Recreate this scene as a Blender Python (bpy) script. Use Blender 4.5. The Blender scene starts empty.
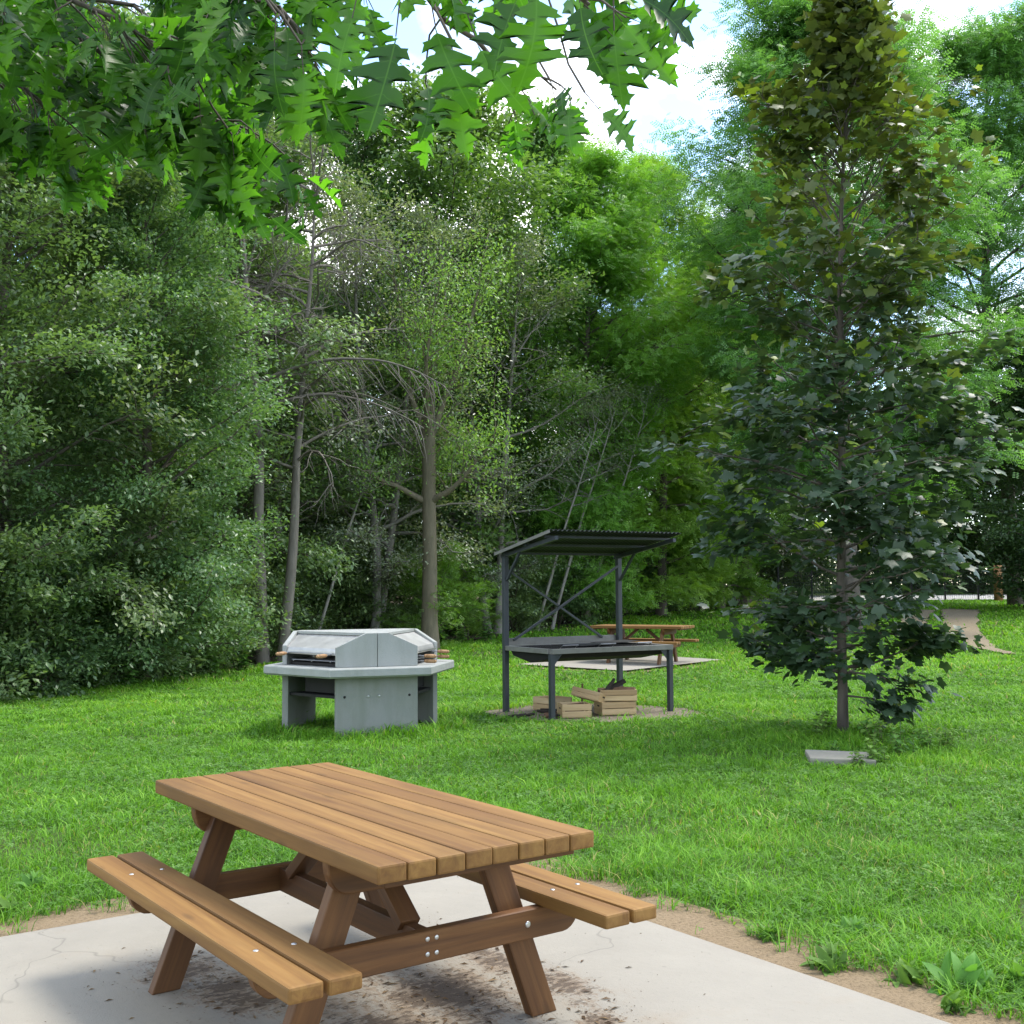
import bpy, bmesh, math, random
import numpy as np
from mathutils import Vector, Matrix
R=math.radians
SC=bpy.context.scene
COL=SC.collection
rnd=random.Random(7)

# ------------------------------------------------------------------ helpers
def props(o,label=None,cat=None,group=None,kind=None):
    if label: o['label']=label
    if cat: o['category']=cat
    if group: o['group']=group
    if kind: o['kind']=kind
    return o
def link(o,parent=None):
    COL.objects.link(o)
    if parent: o.parent=parent
    return o
def thing(name,label,cat,loc=(0,0,0),rz=0,group=None):
    o=bpy.data.objects.new(name,None); o.empty_display_size=.2
    o.location=loc; o.rotation_euler=(0,0,rz)
    link(o); return props(o,label,cat,group)
def copy_tree(root,loc,rot=(0,0,0),scale=(1,1,1),label=None,group=None):
    def rec(o,par):
        c=o.copy(); COL.objects.link(c); c.parent=par
        for ch in kids.get(o.name,[]): rec(ch,c)
        return c
    kids={}
    def scan(o):
        kids[o.name]=list(o.children)
        for ch in o.children: scan(ch)
    scan(root)
    r=rec(root,None); r.location=loc; r.rotation_euler=rot; r.scale=scale
    if label: r['label']=label
    if group: r['group']=group
    return r
def gz(x,y):
    """height of the lawn: level near the slab, rising gently beyond the far table"""
    x=np.asarray(x,float); y=np.asarray(y,float)
    t=np.clip(y-23,-3,50)
    z=np.where(t<3,.03*(t+3)**2/12,.03*t)
    return z-.03+.012*np.sin(x*1.3+.5)*np.sin(y*.9)*np.clip((y-8)/4,0,1)
def gzf(x,y): return float(gz(x,y))

def bm_obj(name,bm,mat,parent=None,smooth=False):
    me=bpy.data.meshes.new(name); bm.normal_update(); bm.to_mesh(me); bm.free()
    me.materials.append(mat)
    if smooth:
        for p in me.polygons: p.use_smooth=True
    return link(bpy.data.objects.new(name,me),parent)
def tri_obj(name,V,T,mat,parent=None,attrs=None,smooth=False,mats=None,midx=None):
    me=bpy.data.meshes.new(name)
    V=np.ascontiguousarray(V,np.float32); T=np.ascontiguousarray(T,np.int32)
    me.vertices.add(len(V)); me.vertices.foreach_set('co',V.ravel())
    me.loops.add(T.size); me.loops.foreach_set('vertex_index',T.ravel())
    me.polygons.add(len(T)); me.polygons.foreach_set('loop_start',np.arange(0,T.size,T.shape[1],dtype=np.int32))
    if smooth: me.polygons.foreach_set('use_smooth',np.ones(len(T),bool))
    for k,a in (attrs or {}).items():
        at=me.attributes.new(k,'FLOAT','POINT'); at.data.foreach_set('value',np.ascontiguousarray(a,np.float32))
    me.update(calc_edges=True)
    me.materials.append(mat)
    return link(bpy.data.objects.new(name,me),parent)

# ------------------------------------------------------------------ materials
def nodemat(name):
    m=bpy.data.materials.new(name); m.use_nodes=True; nt=m.node_tree; nt.nodes.clear()
    out=nt.nodes.new('ShaderNodeOutputMaterial')
    return m,nt,out
def N(nt,t,**kw):
    n=nt.nodes.new(t)
    for k,v in kw.items():
        if k.startswith('i_'):
            n.inputs[k[2:].replace('_',' ')].default_value=v
        else: setattr(n,k,v)
    return n
def ramp(nt,fac,stops,interp='LINEAR'):
    r=nt.nodes.new('ShaderNodeValToRGB'); r.color_ramp.interpolation=interp
    e=r.color_ramp.elements
    while len(e)<len(stops): e.new(.5)
    for i,(p,c) in enumerate(stops):
        e[i].position=p; e[i].color=(*c,1) if len(c)==3 else c
    nt.links.new(fac,r.inputs[0]); return r.outputs[0]
def noise(nt,vec,scale,detail=4,rough=.55,dist=0):
    n=N(nt,'ShaderNodeTexNoise'); n.inputs['Scale'].default_value=scale; n.inputs['Detail'].default_value=detail
    n.inputs['Roughness'].default_value=rough; n.inputs['Distortion'].default_value=dist
    if vec is not None: nt.links.new(vec,n.inputs['Vector'])
    return n.outputs['Fac']
def mix(nt,f,a,b,mode='MIX'):
    m=nt.nodes.new('ShaderNodeMix'); m.data_type='RGBA'; m.blend_type=mode
    for i,x in ((0,f),(6,a),(7,b)):
        if isinstance(x,(int,float)): m.inputs[i].default_value=x
        elif isinstance(x,tuple): m.inputs[i].default_value=(*x[:3],1)
        else: nt.links.new(x,m.inputs[i])
    return m.outputs[2]
def math_(nt,op,a,b=0.):
    m=nt.nodes.new('ShaderNodeMath'); m.operation=op
    for i,x in enumerate((a,b)):
        if isinstance(x,(int,float)): m.inputs[i].default_value=x
        else: nt.links.new(x,m.inputs[i])
    return m.outputs[0]
def mapping(nt,src,scale):
    m=nt.nodes.new('ShaderNodeMapping'); m.inputs['Scale'].default_value=scale
    nt.links.new(src,m.inputs['Vector']); return m.outputs[0]
def principled(nt,out,col,rough=.6,spec=.4,metal=0,bump=None,bstr=.3,bdist=.01):
    p=nt.nodes.new('ShaderNodeBsdfPrincipled')
    if isinstance(col,tuple): p.inputs['Base Color'].default_value=(*col,1)
    else: nt.links.new(col,p.inputs['Base Color'])
    if isinstance(rough,(int,float)): p.inputs['Roughness'].default_value=rough
    else: nt.links.new(rough,p.inputs['Roughness'])
    p.inputs['Specular IOR Level'].default_value=spec; p.inputs['Metallic'].default_value=metal
    if bump is not None:
        b=nt.nodes.new('ShaderNodeBump'); b.inputs['Strength'].default_value=bstr; b.inputs['Distance'].default_value=bdist
        nt.links.new(bump,b.inputs['Height']); nt.links.new(b.outputs[0],p.inputs['Normal'])
    nt.links.new(p.outputs[0],out.inputs[0]); return p
def objco(nt): return nt.nodes.new('ShaderNodeTexCoord').outputs['Object']
def attr(nt,n,o='Fac'):
    a=nt.nodes.new('ShaderNodeAttribute'); a.attribute_name=n; return a.outputs[o]

def leafmat(name,stops,rough=.40,spec=.6,trans=.42,tint=(1.25,1.35,.55),objvar=.25,veins=False):
    m,nt,out=nodemat(name)
    c=ramp(nt,attr(nt,'v'),stops)
    if veins:
        e=attr(nt,'e'); al=attr(nt,'a')
        side=math_(nt,'ABSOLUTE',math_(nt,'SUBTRACT',math_(nt,'FRACT',math_(nt,'MULTIPLY',math_(nt,'SUBTRACT',al,math_(nt,'MULTIPLY',e,.45)),6.)),.5))
        vm=math_(nt,'MAXIMUM',ramp(nt,e,[(.004,(1,1,1)),(.012,(0,0,0))]),math_(nt,'MULTIPLY',ramp(nt,side,[(.012,(1,1,1)),(.035,(0,0,0))]),.5))
        c=mix(nt,math_(nt,'MULTIPLY',vm,.4),c,(.14,.28,.06))
    if objvar:
        oi=nt.nodes.new('ShaderNodeObjectInfo')
        h=nt.nodes.new('ShaderNodeHueSaturation')
        nt.links.new(c,h.inputs['Color'])
        mr=nt.nodes.new('ShaderNodeMapRange'); mr.inputs['To Min'].default_value=1-objvar; mr.inputs['To Max'].default_value=1+objvar
        nt.links.new(oi.outputs['Random'],mr.inputs['Value']); nt.links.new(mr.outputs[0],h.inputs['Value'])
        mr2=nt.nodes.new('ShaderNodeMapRange'); mr2.inputs['To Min'].default_value=.485; mr2.inputs['To Max'].default_value=.515
        nt.links.new(math_(nt,'FRACT',math_(nt,'MULTIPLY',oi.outputs['Random'],7.3)),mr2.inputs['Value']); nt.links.new(mr2.outputs[0],h.inputs['Hue'])
        c=h.outputs[0]
    p=principled(nt,out,c,rough,spec)
    t=nt.nodes.new('ShaderNodeBsdfTranslucent')
    tc=mix(nt,1.,c,tint,'MULTIPLY'); nt.links.new(tc,t.inputs[0])
    mx=nt.nodes.new('ShaderNodeMixShader'); mx.inputs[0].default_value=trans
    nt.links.new(p.outputs[0],mx.inputs[1]); nt.links.new(t.outputs[0],mx.inputs[2]); nt.links.new(mx.outputs[0],out.inputs[0])
    return m
def G(v,a=(.03,.07,.018),b=(.10,.19,.04)): return tuple(a[i]+(b[i]-a[i])*v for i in range(3))

M={}
M['leaf_dense']=leafmat('leaf_dense',[(0,(0.0671,0.122,0.0488)),(.5,(0.1342,0.2196,0.0854)),(.85,(0.2074,0.305,0.1159)),(1,(0.2806,0.4026,0.122))])
M['leaf_mid']=leafmat('leaf_mid',[(0,(0.072,0.144,0.042)),(.5,(0.156,0.264,0.072)),(1,(0.252,0.396,0.096))])
M['leaf_bright']=leafmat('leaf_bright',[(0,(0.11,0.22,0.0385)),(.5,(0.209,0.374,0.0605)),(1,(0.308,0.484,0.088))],trans=.45)
M['leaf_grey']=leafmat('leaf_grey',[(0,(0.1274,0.1666,0.098)),(.5,(0.2156,0.2646,0.1666)),(1,(0.3136,0.3626,0.245))],rough=.35)
M['leaf_locust']=leafmat('leaf_locust',[(0,(0.07125,0.1425,0.04275)),(.5,(0.1235,0.2375,0.0665)),(1,(0.1805,0.3325,0.095))],trans=.5)
M['leaf_dark']=leafmat('leaf_dark',[(0,(0.0286,0.0585,0.026)),(.6,(0.0585,0.1105,0.039)),(1,(0.104,0.182,0.052))])
M['leaf_weed']=leafmat('leaf_weed',[(0,(.07,.15,.03)),(.5,(.12,.25,.045)),(1,(.20,.34,.08))],trans=.4,objvar=.15,rough=.62,spec=.25)
M['leaf_oak']=leafmat('leaf_oak',[(0,(.025,.07,.018)),(.4,(.065,.17,.02)),(1,(.13,.29,.03))],rough=.38,spec=.5,trans=.58,tint=(1.15,1.5,.45),objvar=0,veins=True)
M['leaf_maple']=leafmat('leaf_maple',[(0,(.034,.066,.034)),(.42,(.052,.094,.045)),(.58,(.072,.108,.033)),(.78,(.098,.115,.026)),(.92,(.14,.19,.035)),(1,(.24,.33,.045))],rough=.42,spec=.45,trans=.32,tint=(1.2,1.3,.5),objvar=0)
M['grass']=leafmat('grass',[(0,(.035,.10,.010)),(.3,(.085,.21,.018)),(.6,(.14,.34,.027)),(.9,(.25,.45,.055)),(1,(.38,.37,.13))],rough=.6,spec=.22,trans=.4,tint=(1.2,1.25,.5),objvar=0)

def barkmat(name,a,b,scale=6,bs=.6):
    m,nt,out=nodemat(name); co=objco(nt)
    n=noise(nt,mapping(nt,co,(scale,scale,scale*.25)),1.5,6,.65)
    n2=noise(nt,co,1.2,3)
    c=ramp(nt,n,[(.3,a),(.7,b)]); c=mix(nt,n2,c,tuple(x*.6+.02 for x in b),'MIX')
    principled(nt,out,c,.85,.2,0,n,bs,.03); return m
M['bark_brown']=barkmat('bark_brown',(.05,.04,.03),(.15,.125,.10))
M['bark_pale']=barkmat('bark_pale',(.16,.145,.12),(.36,.34,.30))
M['bark_dead']=barkmat('bark_dead',(.085,.073,.058),(.23,.205,.17))
M['bark_grey']=barkmat('bark_grey',(.11,.10,.085),(.27,.25,.215))
M['bark_ivy']=barkmat('bark_ivy',(.07,.065,.04),(.20,.17,.11))

# wood with grain along each board (board coordinates kept in attribute gco)
def woodmat(name,a,b,c3,rough=.5,grain=1.,stain=.35):
    m,nt,out=nodemat(name)
    g=attr(nt,'gco','Vector')
    w=noise(nt,mapping(nt,g,(1.1,22,22)),1.,5,.6,.6)
    w2=noise(nt,mapping(nt,g,(3,90,90)),1.,3,.6,.2)
    big=noise(nt,mapping(nt,g,(1.6,4,4)),1.,3)
    col=ramp(nt,w,[(.3,a),(.52,b),(.75,c3)])
    col=mix(nt,math_(nt,'MULTIPLY',w2,.35*grain),col,tuple(x*.55 for x in a),'MIX')
    t=attr(nt,'tint')
    col=mix(nt,1.,col,ramp(nt,t,[(0,(.70,.64,.58)),(.5,(.96,.94,.90)),(1,(1.2,1.22,1.22))]),'MULTIPLY')
    # knots
    v=N(nt,'ShaderNodeTexVoronoi'); v.inputs['Scale'].default_value=1.
    nt.links.new(mapping(nt,g,(2.2,7,7)),v.inputs['Vector'])
    k=ramp(nt,v.outputs['Distance'],[(0,(1,1,1)),(.07,(.8,.8,.8)),(.14,(0,0,0))])
    col=mix(nt,math_(nt,'MULTIPLY',k,.55),col,tuple(x*.30 for x in b))
    col=mix(nt,math_(nt,'MULTIPLY',ramp(nt,big,[(.52,(0,0,0)),(.72,(1,1,1))]),stain),col,tuple(x*.5 for x in b))
    rr=math_(nt,'ADD',math_(nt,'MULTIPLY',w,.2),rough-.1)
    principled(nt,out,col,rr,.4,0,math_(nt,'ADD',w,math_(nt,'MULTIPLY',w2,.5)),.25,.004)
    return m
M['wood']=woodmat('stained_pine',(.148,.066,.014),(.222,.112,.026),(.29,.162,.045),rough=.66,stain=.5)
M['wood_shaded']=woodmat('stained_pine_shaded',(.072,.028,.0075),(.135,.057,.016),(.20,.098,.032),rough=.6)  # same pine for the frame, its colour darkened for shade under the top
M['wood_crate']=woodmat('crate_wood',(.44,.31,.16),(.56,.41,.23),(.64,.49,.31),rough=.7,stain=.2)
M['wood_handle']=woodmat('handle_wood',(.42,.25,.12),(.52,.33,.17),(.6,.4,.22),rough=.6,stain=.1)
M['wood_grey']=woodmat('weathered_board',(.16,.15,.13),(.27,.26,.235),(.36,.35,.32),rough=.8,stain=.3)

def concrete(name,base,var=.12,speck=40,moss=0,litter=False):
    m,nt,out=nodemat(name); co=objco(nt)
    n=noise(nt,co,3,5,.6); f=noise(nt,co,speck,4,.7); f2=noise(nt,co,180,2,.6)
    c=mix(nt,n,tuple(x*(1-var) for x in base),tuple(min(1,x*(1+var*.7)) for x in base))
    c=mix(nt,ramp(nt,f,[(.62,(0,0,0)),(.72,(.35,.35,.35))]),c,tuple(x*.55 for x in base))
    c=mix(nt,math_(nt,'MULTIPLY',ramp(nt,f2,[(.6,(0,0,0)),(.7,(1,1,1))]),.25),c,tuple(x*.5 for x in base))
    if moss:
        mo=noise(nt,mapping(nt,co,(5,5,1.2)),1.,5,.65)
        c=mix(nt,math_(nt,'MULTIPLY',ramp(nt,mo,[(.42,(0,0,0)),(.75,(1,1,1))]),moss),c,(.13,.15,.10))
    if litter:
        mot=noise(nt,co,1.3,6,.7,.5)
        c=mix(nt,math_(nt,'MULTIPLY',ramp(nt,mot,[(.4,(0,0,0)),(.65,(1,1,1))]),.32),c,tuple(x*.72 for x in base))
        vc=N(nt,'ShaderNodeTexVoronoi'); vc.feature='DISTANCE_TO_EDGE'; vc.inputs['Scale'].default_value=.55
        wn=nt.nodes.new('ShaderNodeTexNoise'); wn.inputs['Scale'].default_value=3; nt.links.new(co,wn.inputs['Vector'])
        va=nt.nodes.new('ShaderNodeVectorMath'); va.operation='ADD'; nt.links.new(co,va.inputs[0])
        vs_=nt.nodes.new('ShaderNodeVectorMath'); vs_.operation='SCALE'; vs_.inputs[3].default_value=.5; nt.links.new(wn.outputs['Color'],vs_.inputs[0]); nt.links.new(vs_.outputs[0],va.inputs[1]); nt.links.new(va.outputs[0],vc.inputs['Vector'])
        c=mix(nt,math_(nt,'MULTIPLY',ramp(nt,vc.outputs['Distance'],[(.0012,(1,1,1)),(.003,(0,0,0))]),.45),c,tuple(x*.4 for x in base))
        # reddish brown bud scales and mud tramped onto the slab round the table
        wv=noise(nt,mapping(nt,co,(14,40,20)),1.,6,.75,1.2)
        wv2=noise(nt,mapping(nt,co,(38,16,20)),1.,5,.7,.8)
        sep=N(nt,'ShaderNodeSeparateXYZ'); nt.links.new(co,sep.inputs[0])
        def blob(cx,cy,rx,ry):
            dx=math_(nt,'DIVIDE',math_(nt,'SUBTRACT',sep.outputs[0],cx),rx)
            dy=math_(nt,'DIVIDE',math_(nt,'SUBTRACT',sep.outputs[1],cy),ry)
            return math_(nt,'EXPONENT',math_(nt,'MULTIPLY',math_(nt,'ADD',math_(nt,'MULTIPLY',dx,dx),math_(nt,'MULTIPLY',dy,dy)),-1.))
        bl=math_(nt,'MAXIMUM',math_(nt,'MAXIMUM',blob(-.22,.62,.5,.34),blob(-.3,1.02,.65,.16)),math_(nt,'MAXIMUM',blob(-1.12,-.08,.24,.20),math_(nt,'MAXIMUM',blob(.15,.3,.7,.45),math_(nt,'MAXIMUM',blob(.32,.93,.10,.10),blob(-.75,.0,.35,.2)))))
        big=noise(nt,co,4.5,4,.6)
        mm=math_(nt,'ADD',math_(nt,'MULTIPLY',bl,.36),math_(nt,'MULTIPLY',math_(nt,'SUBTRACT',big,.5),.55))
        s1=ramp(nt,math_(nt,'ADD',wv,mm),[(.68,(0,0,0)),(.80,(1,1,1))])
        s2=ramp(nt,math_(nt,'ADD',wv2,mm),[(.76,(0,0,0)),(.84,(1,1,1))])
        soft=ramp(nt,math_(nt,'ADD',n,mm),[(.62,(0,0,0)),(1.,(.65,.65,.65))])
        c=mix(nt,soft,c,(.24,.195,.14))
        c=mix(nt,math_(nt,'MULTIPLY',s1,.6),c,(.19,.13,.08))
        c=mix(nt,math_(nt,'MULTIPLY',s2,.8),c,(.07,.05,.035))
    principled(nt,out,c,.85,.25,0,math_(nt,'ADD',f,math_(nt,'MULTIPLY',f2,.6)),.35,.006); return m
M['slab']=concrete('slab_concrete',(.275,.252,.208),.1,30,0,True)
M['farslab']=concrete('far_slab_concrete',(0.279,0.2565,0.216),.15)
M['bbq']=concrete('barbecue_concrete',(.225,.232,.215),.14,60,.5)
M['bbqtop']=concrete('barbecue_counter_concrete',(0.306,0.315,0.297),.14,60,.35)
M['lid']=concrete('drain_lid_concrete',(.25,.235,.195),.2,30,.45)

def plain(name,col,rough=.5,metal=0,spec=.4,var=.2,scale=8,bump=.1):
    m,nt,out=nodemat(name); co=objco(nt); n=noise(nt,co,scale,5,.6)
    c=mix(nt,n,tuple(x*(1-var) for x in col),tuple(x*(1+var) for x in col))
    principled(nt,out,c,rough,spec,metal,n,bump,.005); return m
M['steel']=plain('painted_steel_grey',(0.04675,0.0527,0.0612),.45,.3,.5,.25)
M['steel_roof']=plain('corrugated_steel',(.04,.042,.045),.5,.5,.5,.2,5)
M['tray']=plain('worn_steel_top',(.20,.195,.18),.55,.5,.5,.35,10)
M['soot']=plain('sooty_steel',(.018,.017,.016),.7,.2,.3,.3)
M['lidmetal']=plain('dull_stainless_hood',(.42,.41,.385),.38,.45,.5,.45,5)
M['rod']=plain('spit_steel',(.35,.35,.35),.3,.9)
M['bolt']=plain('galvanised_bolt',(.55,.55,.54),.3,.85,.5,.1,40)
M['char']=plain('charred_wood',(.035,.028,.022),.9,0,.2,.6,25,.5)
M['firewood']=plain('split_firewood',(.15,.09,.055),.85,0,.2,.5,20,.5)
M['fence']=plain('fence_black',(.02,.022,.022),.5,.3)
M['kerb']=plain('pale_kerb',(.45,.44,.42),.8)
M['postwood']=plain('orange_wood_post',(.33,.17,.08),.7,0,.3,.3)

def groundmat():
    m,nt,out=nodemat('lawn_soil'); co=objco(nt)
    a=noise(nt,co,.35,5,.6); b=noise(nt,co,6,6,.7); c_=noise(nt,co,45,5,.7)
    c=mix(nt,b,(.05,.085,.022),(.085,.13,.035)); c=mix(nt,math_(nt,'MULTIPLY',ramp(nt,a,[(.55,(0,0,0)),(.75,(1,1,1))]),.5),c,(.13,.115,.06))
    c=mix(nt,ramp(nt,c_,[(.35,(.5,.5,.5)),(.6,(0,0,0))]),c,(.04,.04,.02))
    principled(nt,out,c,.95,.1,0,c_,.6,.03); return m
M['ground']=groundmat()
def soilmat(name,a,b,sc=8,peb=60):
    m,nt,out=nodemat(name); co=objco(nt)
    n=noise(nt,co,sc,6,.65); f=noise(nt,co,peb,5,.7)
    c=mix(nt,n,a,b); c=mix(nt,ramp(nt,f,[(.35,(.7,.7,.7)),(.5,(0,0,0))]),c,tuple(x*.45 for x in a))
    c=mix(nt,ramp(nt,f,[(.62,(0,0,0)),(.72,(.5,.5,.5))]),c,tuple(min(1,x*1.5) for x in b))
    principled(nt,out,c,.95,.15,0,math_(nt,'ADD',n,f),.7,.02); return m
M['soil']=soilmat('bare_soil',(0.19,0.1377,0.08075),(0.285,0.2137,0.133))
M['gravel']=soilmat('gravel_track',(.19,.15,.10),(.27,.225,.155),4,25)
M['ash']=soilmat('ashy_gravel',(.13,.11,.08),(.24,.205,.155),5,35)
M['litter']=soilmat('forest_litter',(.045,.035,.022),(.085,.065,.04),4,30)

# ------------------------------------------------------------------ camera, light, sky
cam=bpy.data.cameras.new('camera'); co=bpy.data.objects.new('camera',cam); COL.objects.link(co)
cam.sensor_width=36; cam.lens=1139.5/1024*36; cam.clip_end=2000; cam.clip_start=.05
co.matrix_world=Matrix.Translation((0,0,1.5555))@Matrix.Rotation(math.pi/2+.0659,4,'X')@Matrix.Rotation(-.0056,4,'Z')
SC.camera=co
SUN_EL=R(62); SUN_DIR=Vector((.86,.5,0)).normalized()   # horizontal direction towards the sun
sv=Vector((SUN_DIR.x*math.cos(SUN_EL),SUN_DIR.y*math.cos(SUN_EL),math.sin(SUN_EL)))
sl=bpy.data.lights.new('sun','SUN'); sl.energy=2.0; sl.angle=R(18); sl.color=(1,.95,.86)
so=bpy.data.objects.new('sun',sl); COL.objects.link(so); so.rotation_euler=(-sv).to_track_quat('-Z','Y').to_euler(); so.location=(20,15,30)
W=bpy.data.worlds.new('World'); SC.world=W; W.use_nodes=True; nt=W.node_tree; nt.nodes.clear()
wo=nt.nodes.new('ShaderNodeOutputWorld'); bg=nt.nodes.new('ShaderNodeBackground'); bg.inputs[1].default_value=.15
sky=nt.nodes.new('ShaderNodeTexSky'); sky.sky_type='NISHITA'; sky.sun_disc=False; sky.sun_elevation=SUN_EL
sky.sun_rotation=math.atan2(SUN_DIR.x,SUN_DIR.y); sky.air_density=1.0; sky.dust_density=.6; sky.ozone_density=1.
tc=nt.nodes.new('ShaderNodeTexCoord')
mp=nt.nodes.new('ShaderNodeMapping'); mp.inputs['Scale'].default_value=(1,1,1.6); mp.inputs['Location'].default_value=(.35,.2,.1)
nt.links.new(tc.outputs['Generated'],mp.inputs['Vector'])
cl=noise(nt,mp.outputs[0],3.6,7,.55,.25)
mask=ramp(nt,cl,[(.46,(0,0,0)),(.60,(1,1,1))])
shade=ramp(nt,noise(nt,mp.outputs[0],6,5,.55),[(.36,(0,0,0)),(.56,(1,1,1))])
ccol=mix(nt,shade,(4.0,4.15,4.4),(11.5,11.5,11.5))
skyb=mix(nt,1.,sky.outputs[0],(1.25,1.3,1.35),'MULTIPLY')
nt.links.new(mix(nt,mask,skyb,ccol),bg.inputs[0]); nt.links.new(bg.outputs[0],wo.inputs[0])
SC.view_settings.view_transform='Standard'; SC.view_settings.look='None'; SC.view_settings.gamma=1; SC.view_settings.exposure=1.27
SC.render.engine='CYCLES'; SC.cycles.max_bounces=8; SC.cycles.diffuse_bounces=4; SC.cycles.transmission_bounces=4
SC.cycles.use_denoising=True

# ------------------------------------------------------------------ boards and tubes
def layers(bm):
    return (bm.verts.layers.float_vector.get('gco') or bm.verts.layers.float_vector.new('gco'),
            bm.verts.layers.float.get('tint') or bm.verts.layers.float.new('tint'))
def board(bm,size,mat4,bevel=.006,tint=None,segs=2,profile=None):
    """board of size (length x, width y, thickness z) centred at the origin, moved by mat4; profile = outline in x-z instead"""
    g,t=layers(bm); tmp=bmesh.new(); L,Wd,T=size
    if profile:
        vs=[tmp.verts.new((x,-Wd/2,z)) for x,z in profile]; f=tmp.faces.new(vs)
        r=bmesh.ops.extrude_face_region(tmp,geom=[f]); 
        for v in r['geom']:
            if isinstance(v,bmesh.types.BMVert): v.co.y+=Wd
        bmesh.ops.recalc_face_normals(tmp,faces=tmp.faces)
    else:
        bmesh.ops.create_cube(tmp,size=1)
        for v in tmp.verts: v.co=Vector((v.co.x*L,v.co.y*Wd,v.co.z*T))
    if bevel>0:
        ed=[e for e in tmp.edges if len(e.link_faces)==2 and e.calc_face_angle(0)>.6]
        bmesh.ops.bevel(tmp,geom=ed,offset=bevel,segments=segs,profile=.6,affect='EDGES')
    off=Vector((rnd.uniform(-50,50),rnd.uniform(-50,50),rnd.uniform(-50,50))); ti=rnd.random() if tint is None else tint
    mp={}
    for v in tmp.verts:
        n=bm.verts.new(mat4@v.co); n[g]=v.co+off; n[t]=ti; mp[v]=n
    for f in tmp.faces: bm.faces.new([mp[v] for v in f.verts])
    tmp.free()
def box(bm,a,b,bevel=.0,tint=None):
    a=Vector(a); b=Vector(b); c=(a+b)/2; board(bm,tuple(abs(x) for x in (b-a)),Matrix.Translation(c),bevel,tint)
def between(p,q,roll_up=Vector((0,0,1))):
    p=Vector(p); q=Vector(q); x=(q-p).normalized(); z=(roll_up-x*x.dot(roll_up)).normalized(); y=z.cross(x)
    m=Matrix((x,y,z)).transposed().to_4x4(); m.translation=(p+q)/2; return m,(q-p).length
def bar(bm,p,q,w,h,up=(0,0,1),bevel=.002,tint=None):
    m,L=between(p,q,Vector(up)); board(bm,(L,w,h),m,bevel,tint)
def rod(bm,p,q,r,n=10,r2=None,caps=True):
    m,L=between(p,q,Vector((0,0,1)) if abs((Vector(q)-Vector(p)).normalized().z)<.95 else Vector((1,0,0)))
    r2=r if r2 is None else r2; A=[];B=[]
    for i in range(n):
        a=2*math.pi*i/n; A.append(bm.verts.new(m@Vector((-L/2,r*math.cos(a),r*math.sin(a))))); B.append(bm.verts.new(m@Vector((L/2,r2*math.cos(a),r2*math.sin(a)))))
    for i in range(n): bm.faces.new((A[i],A[(i+1)%n],B[(i+1)%n],B[i]))
    if caps: bm.faces.new(A[::-1]); bm.faces.new(B)

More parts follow.
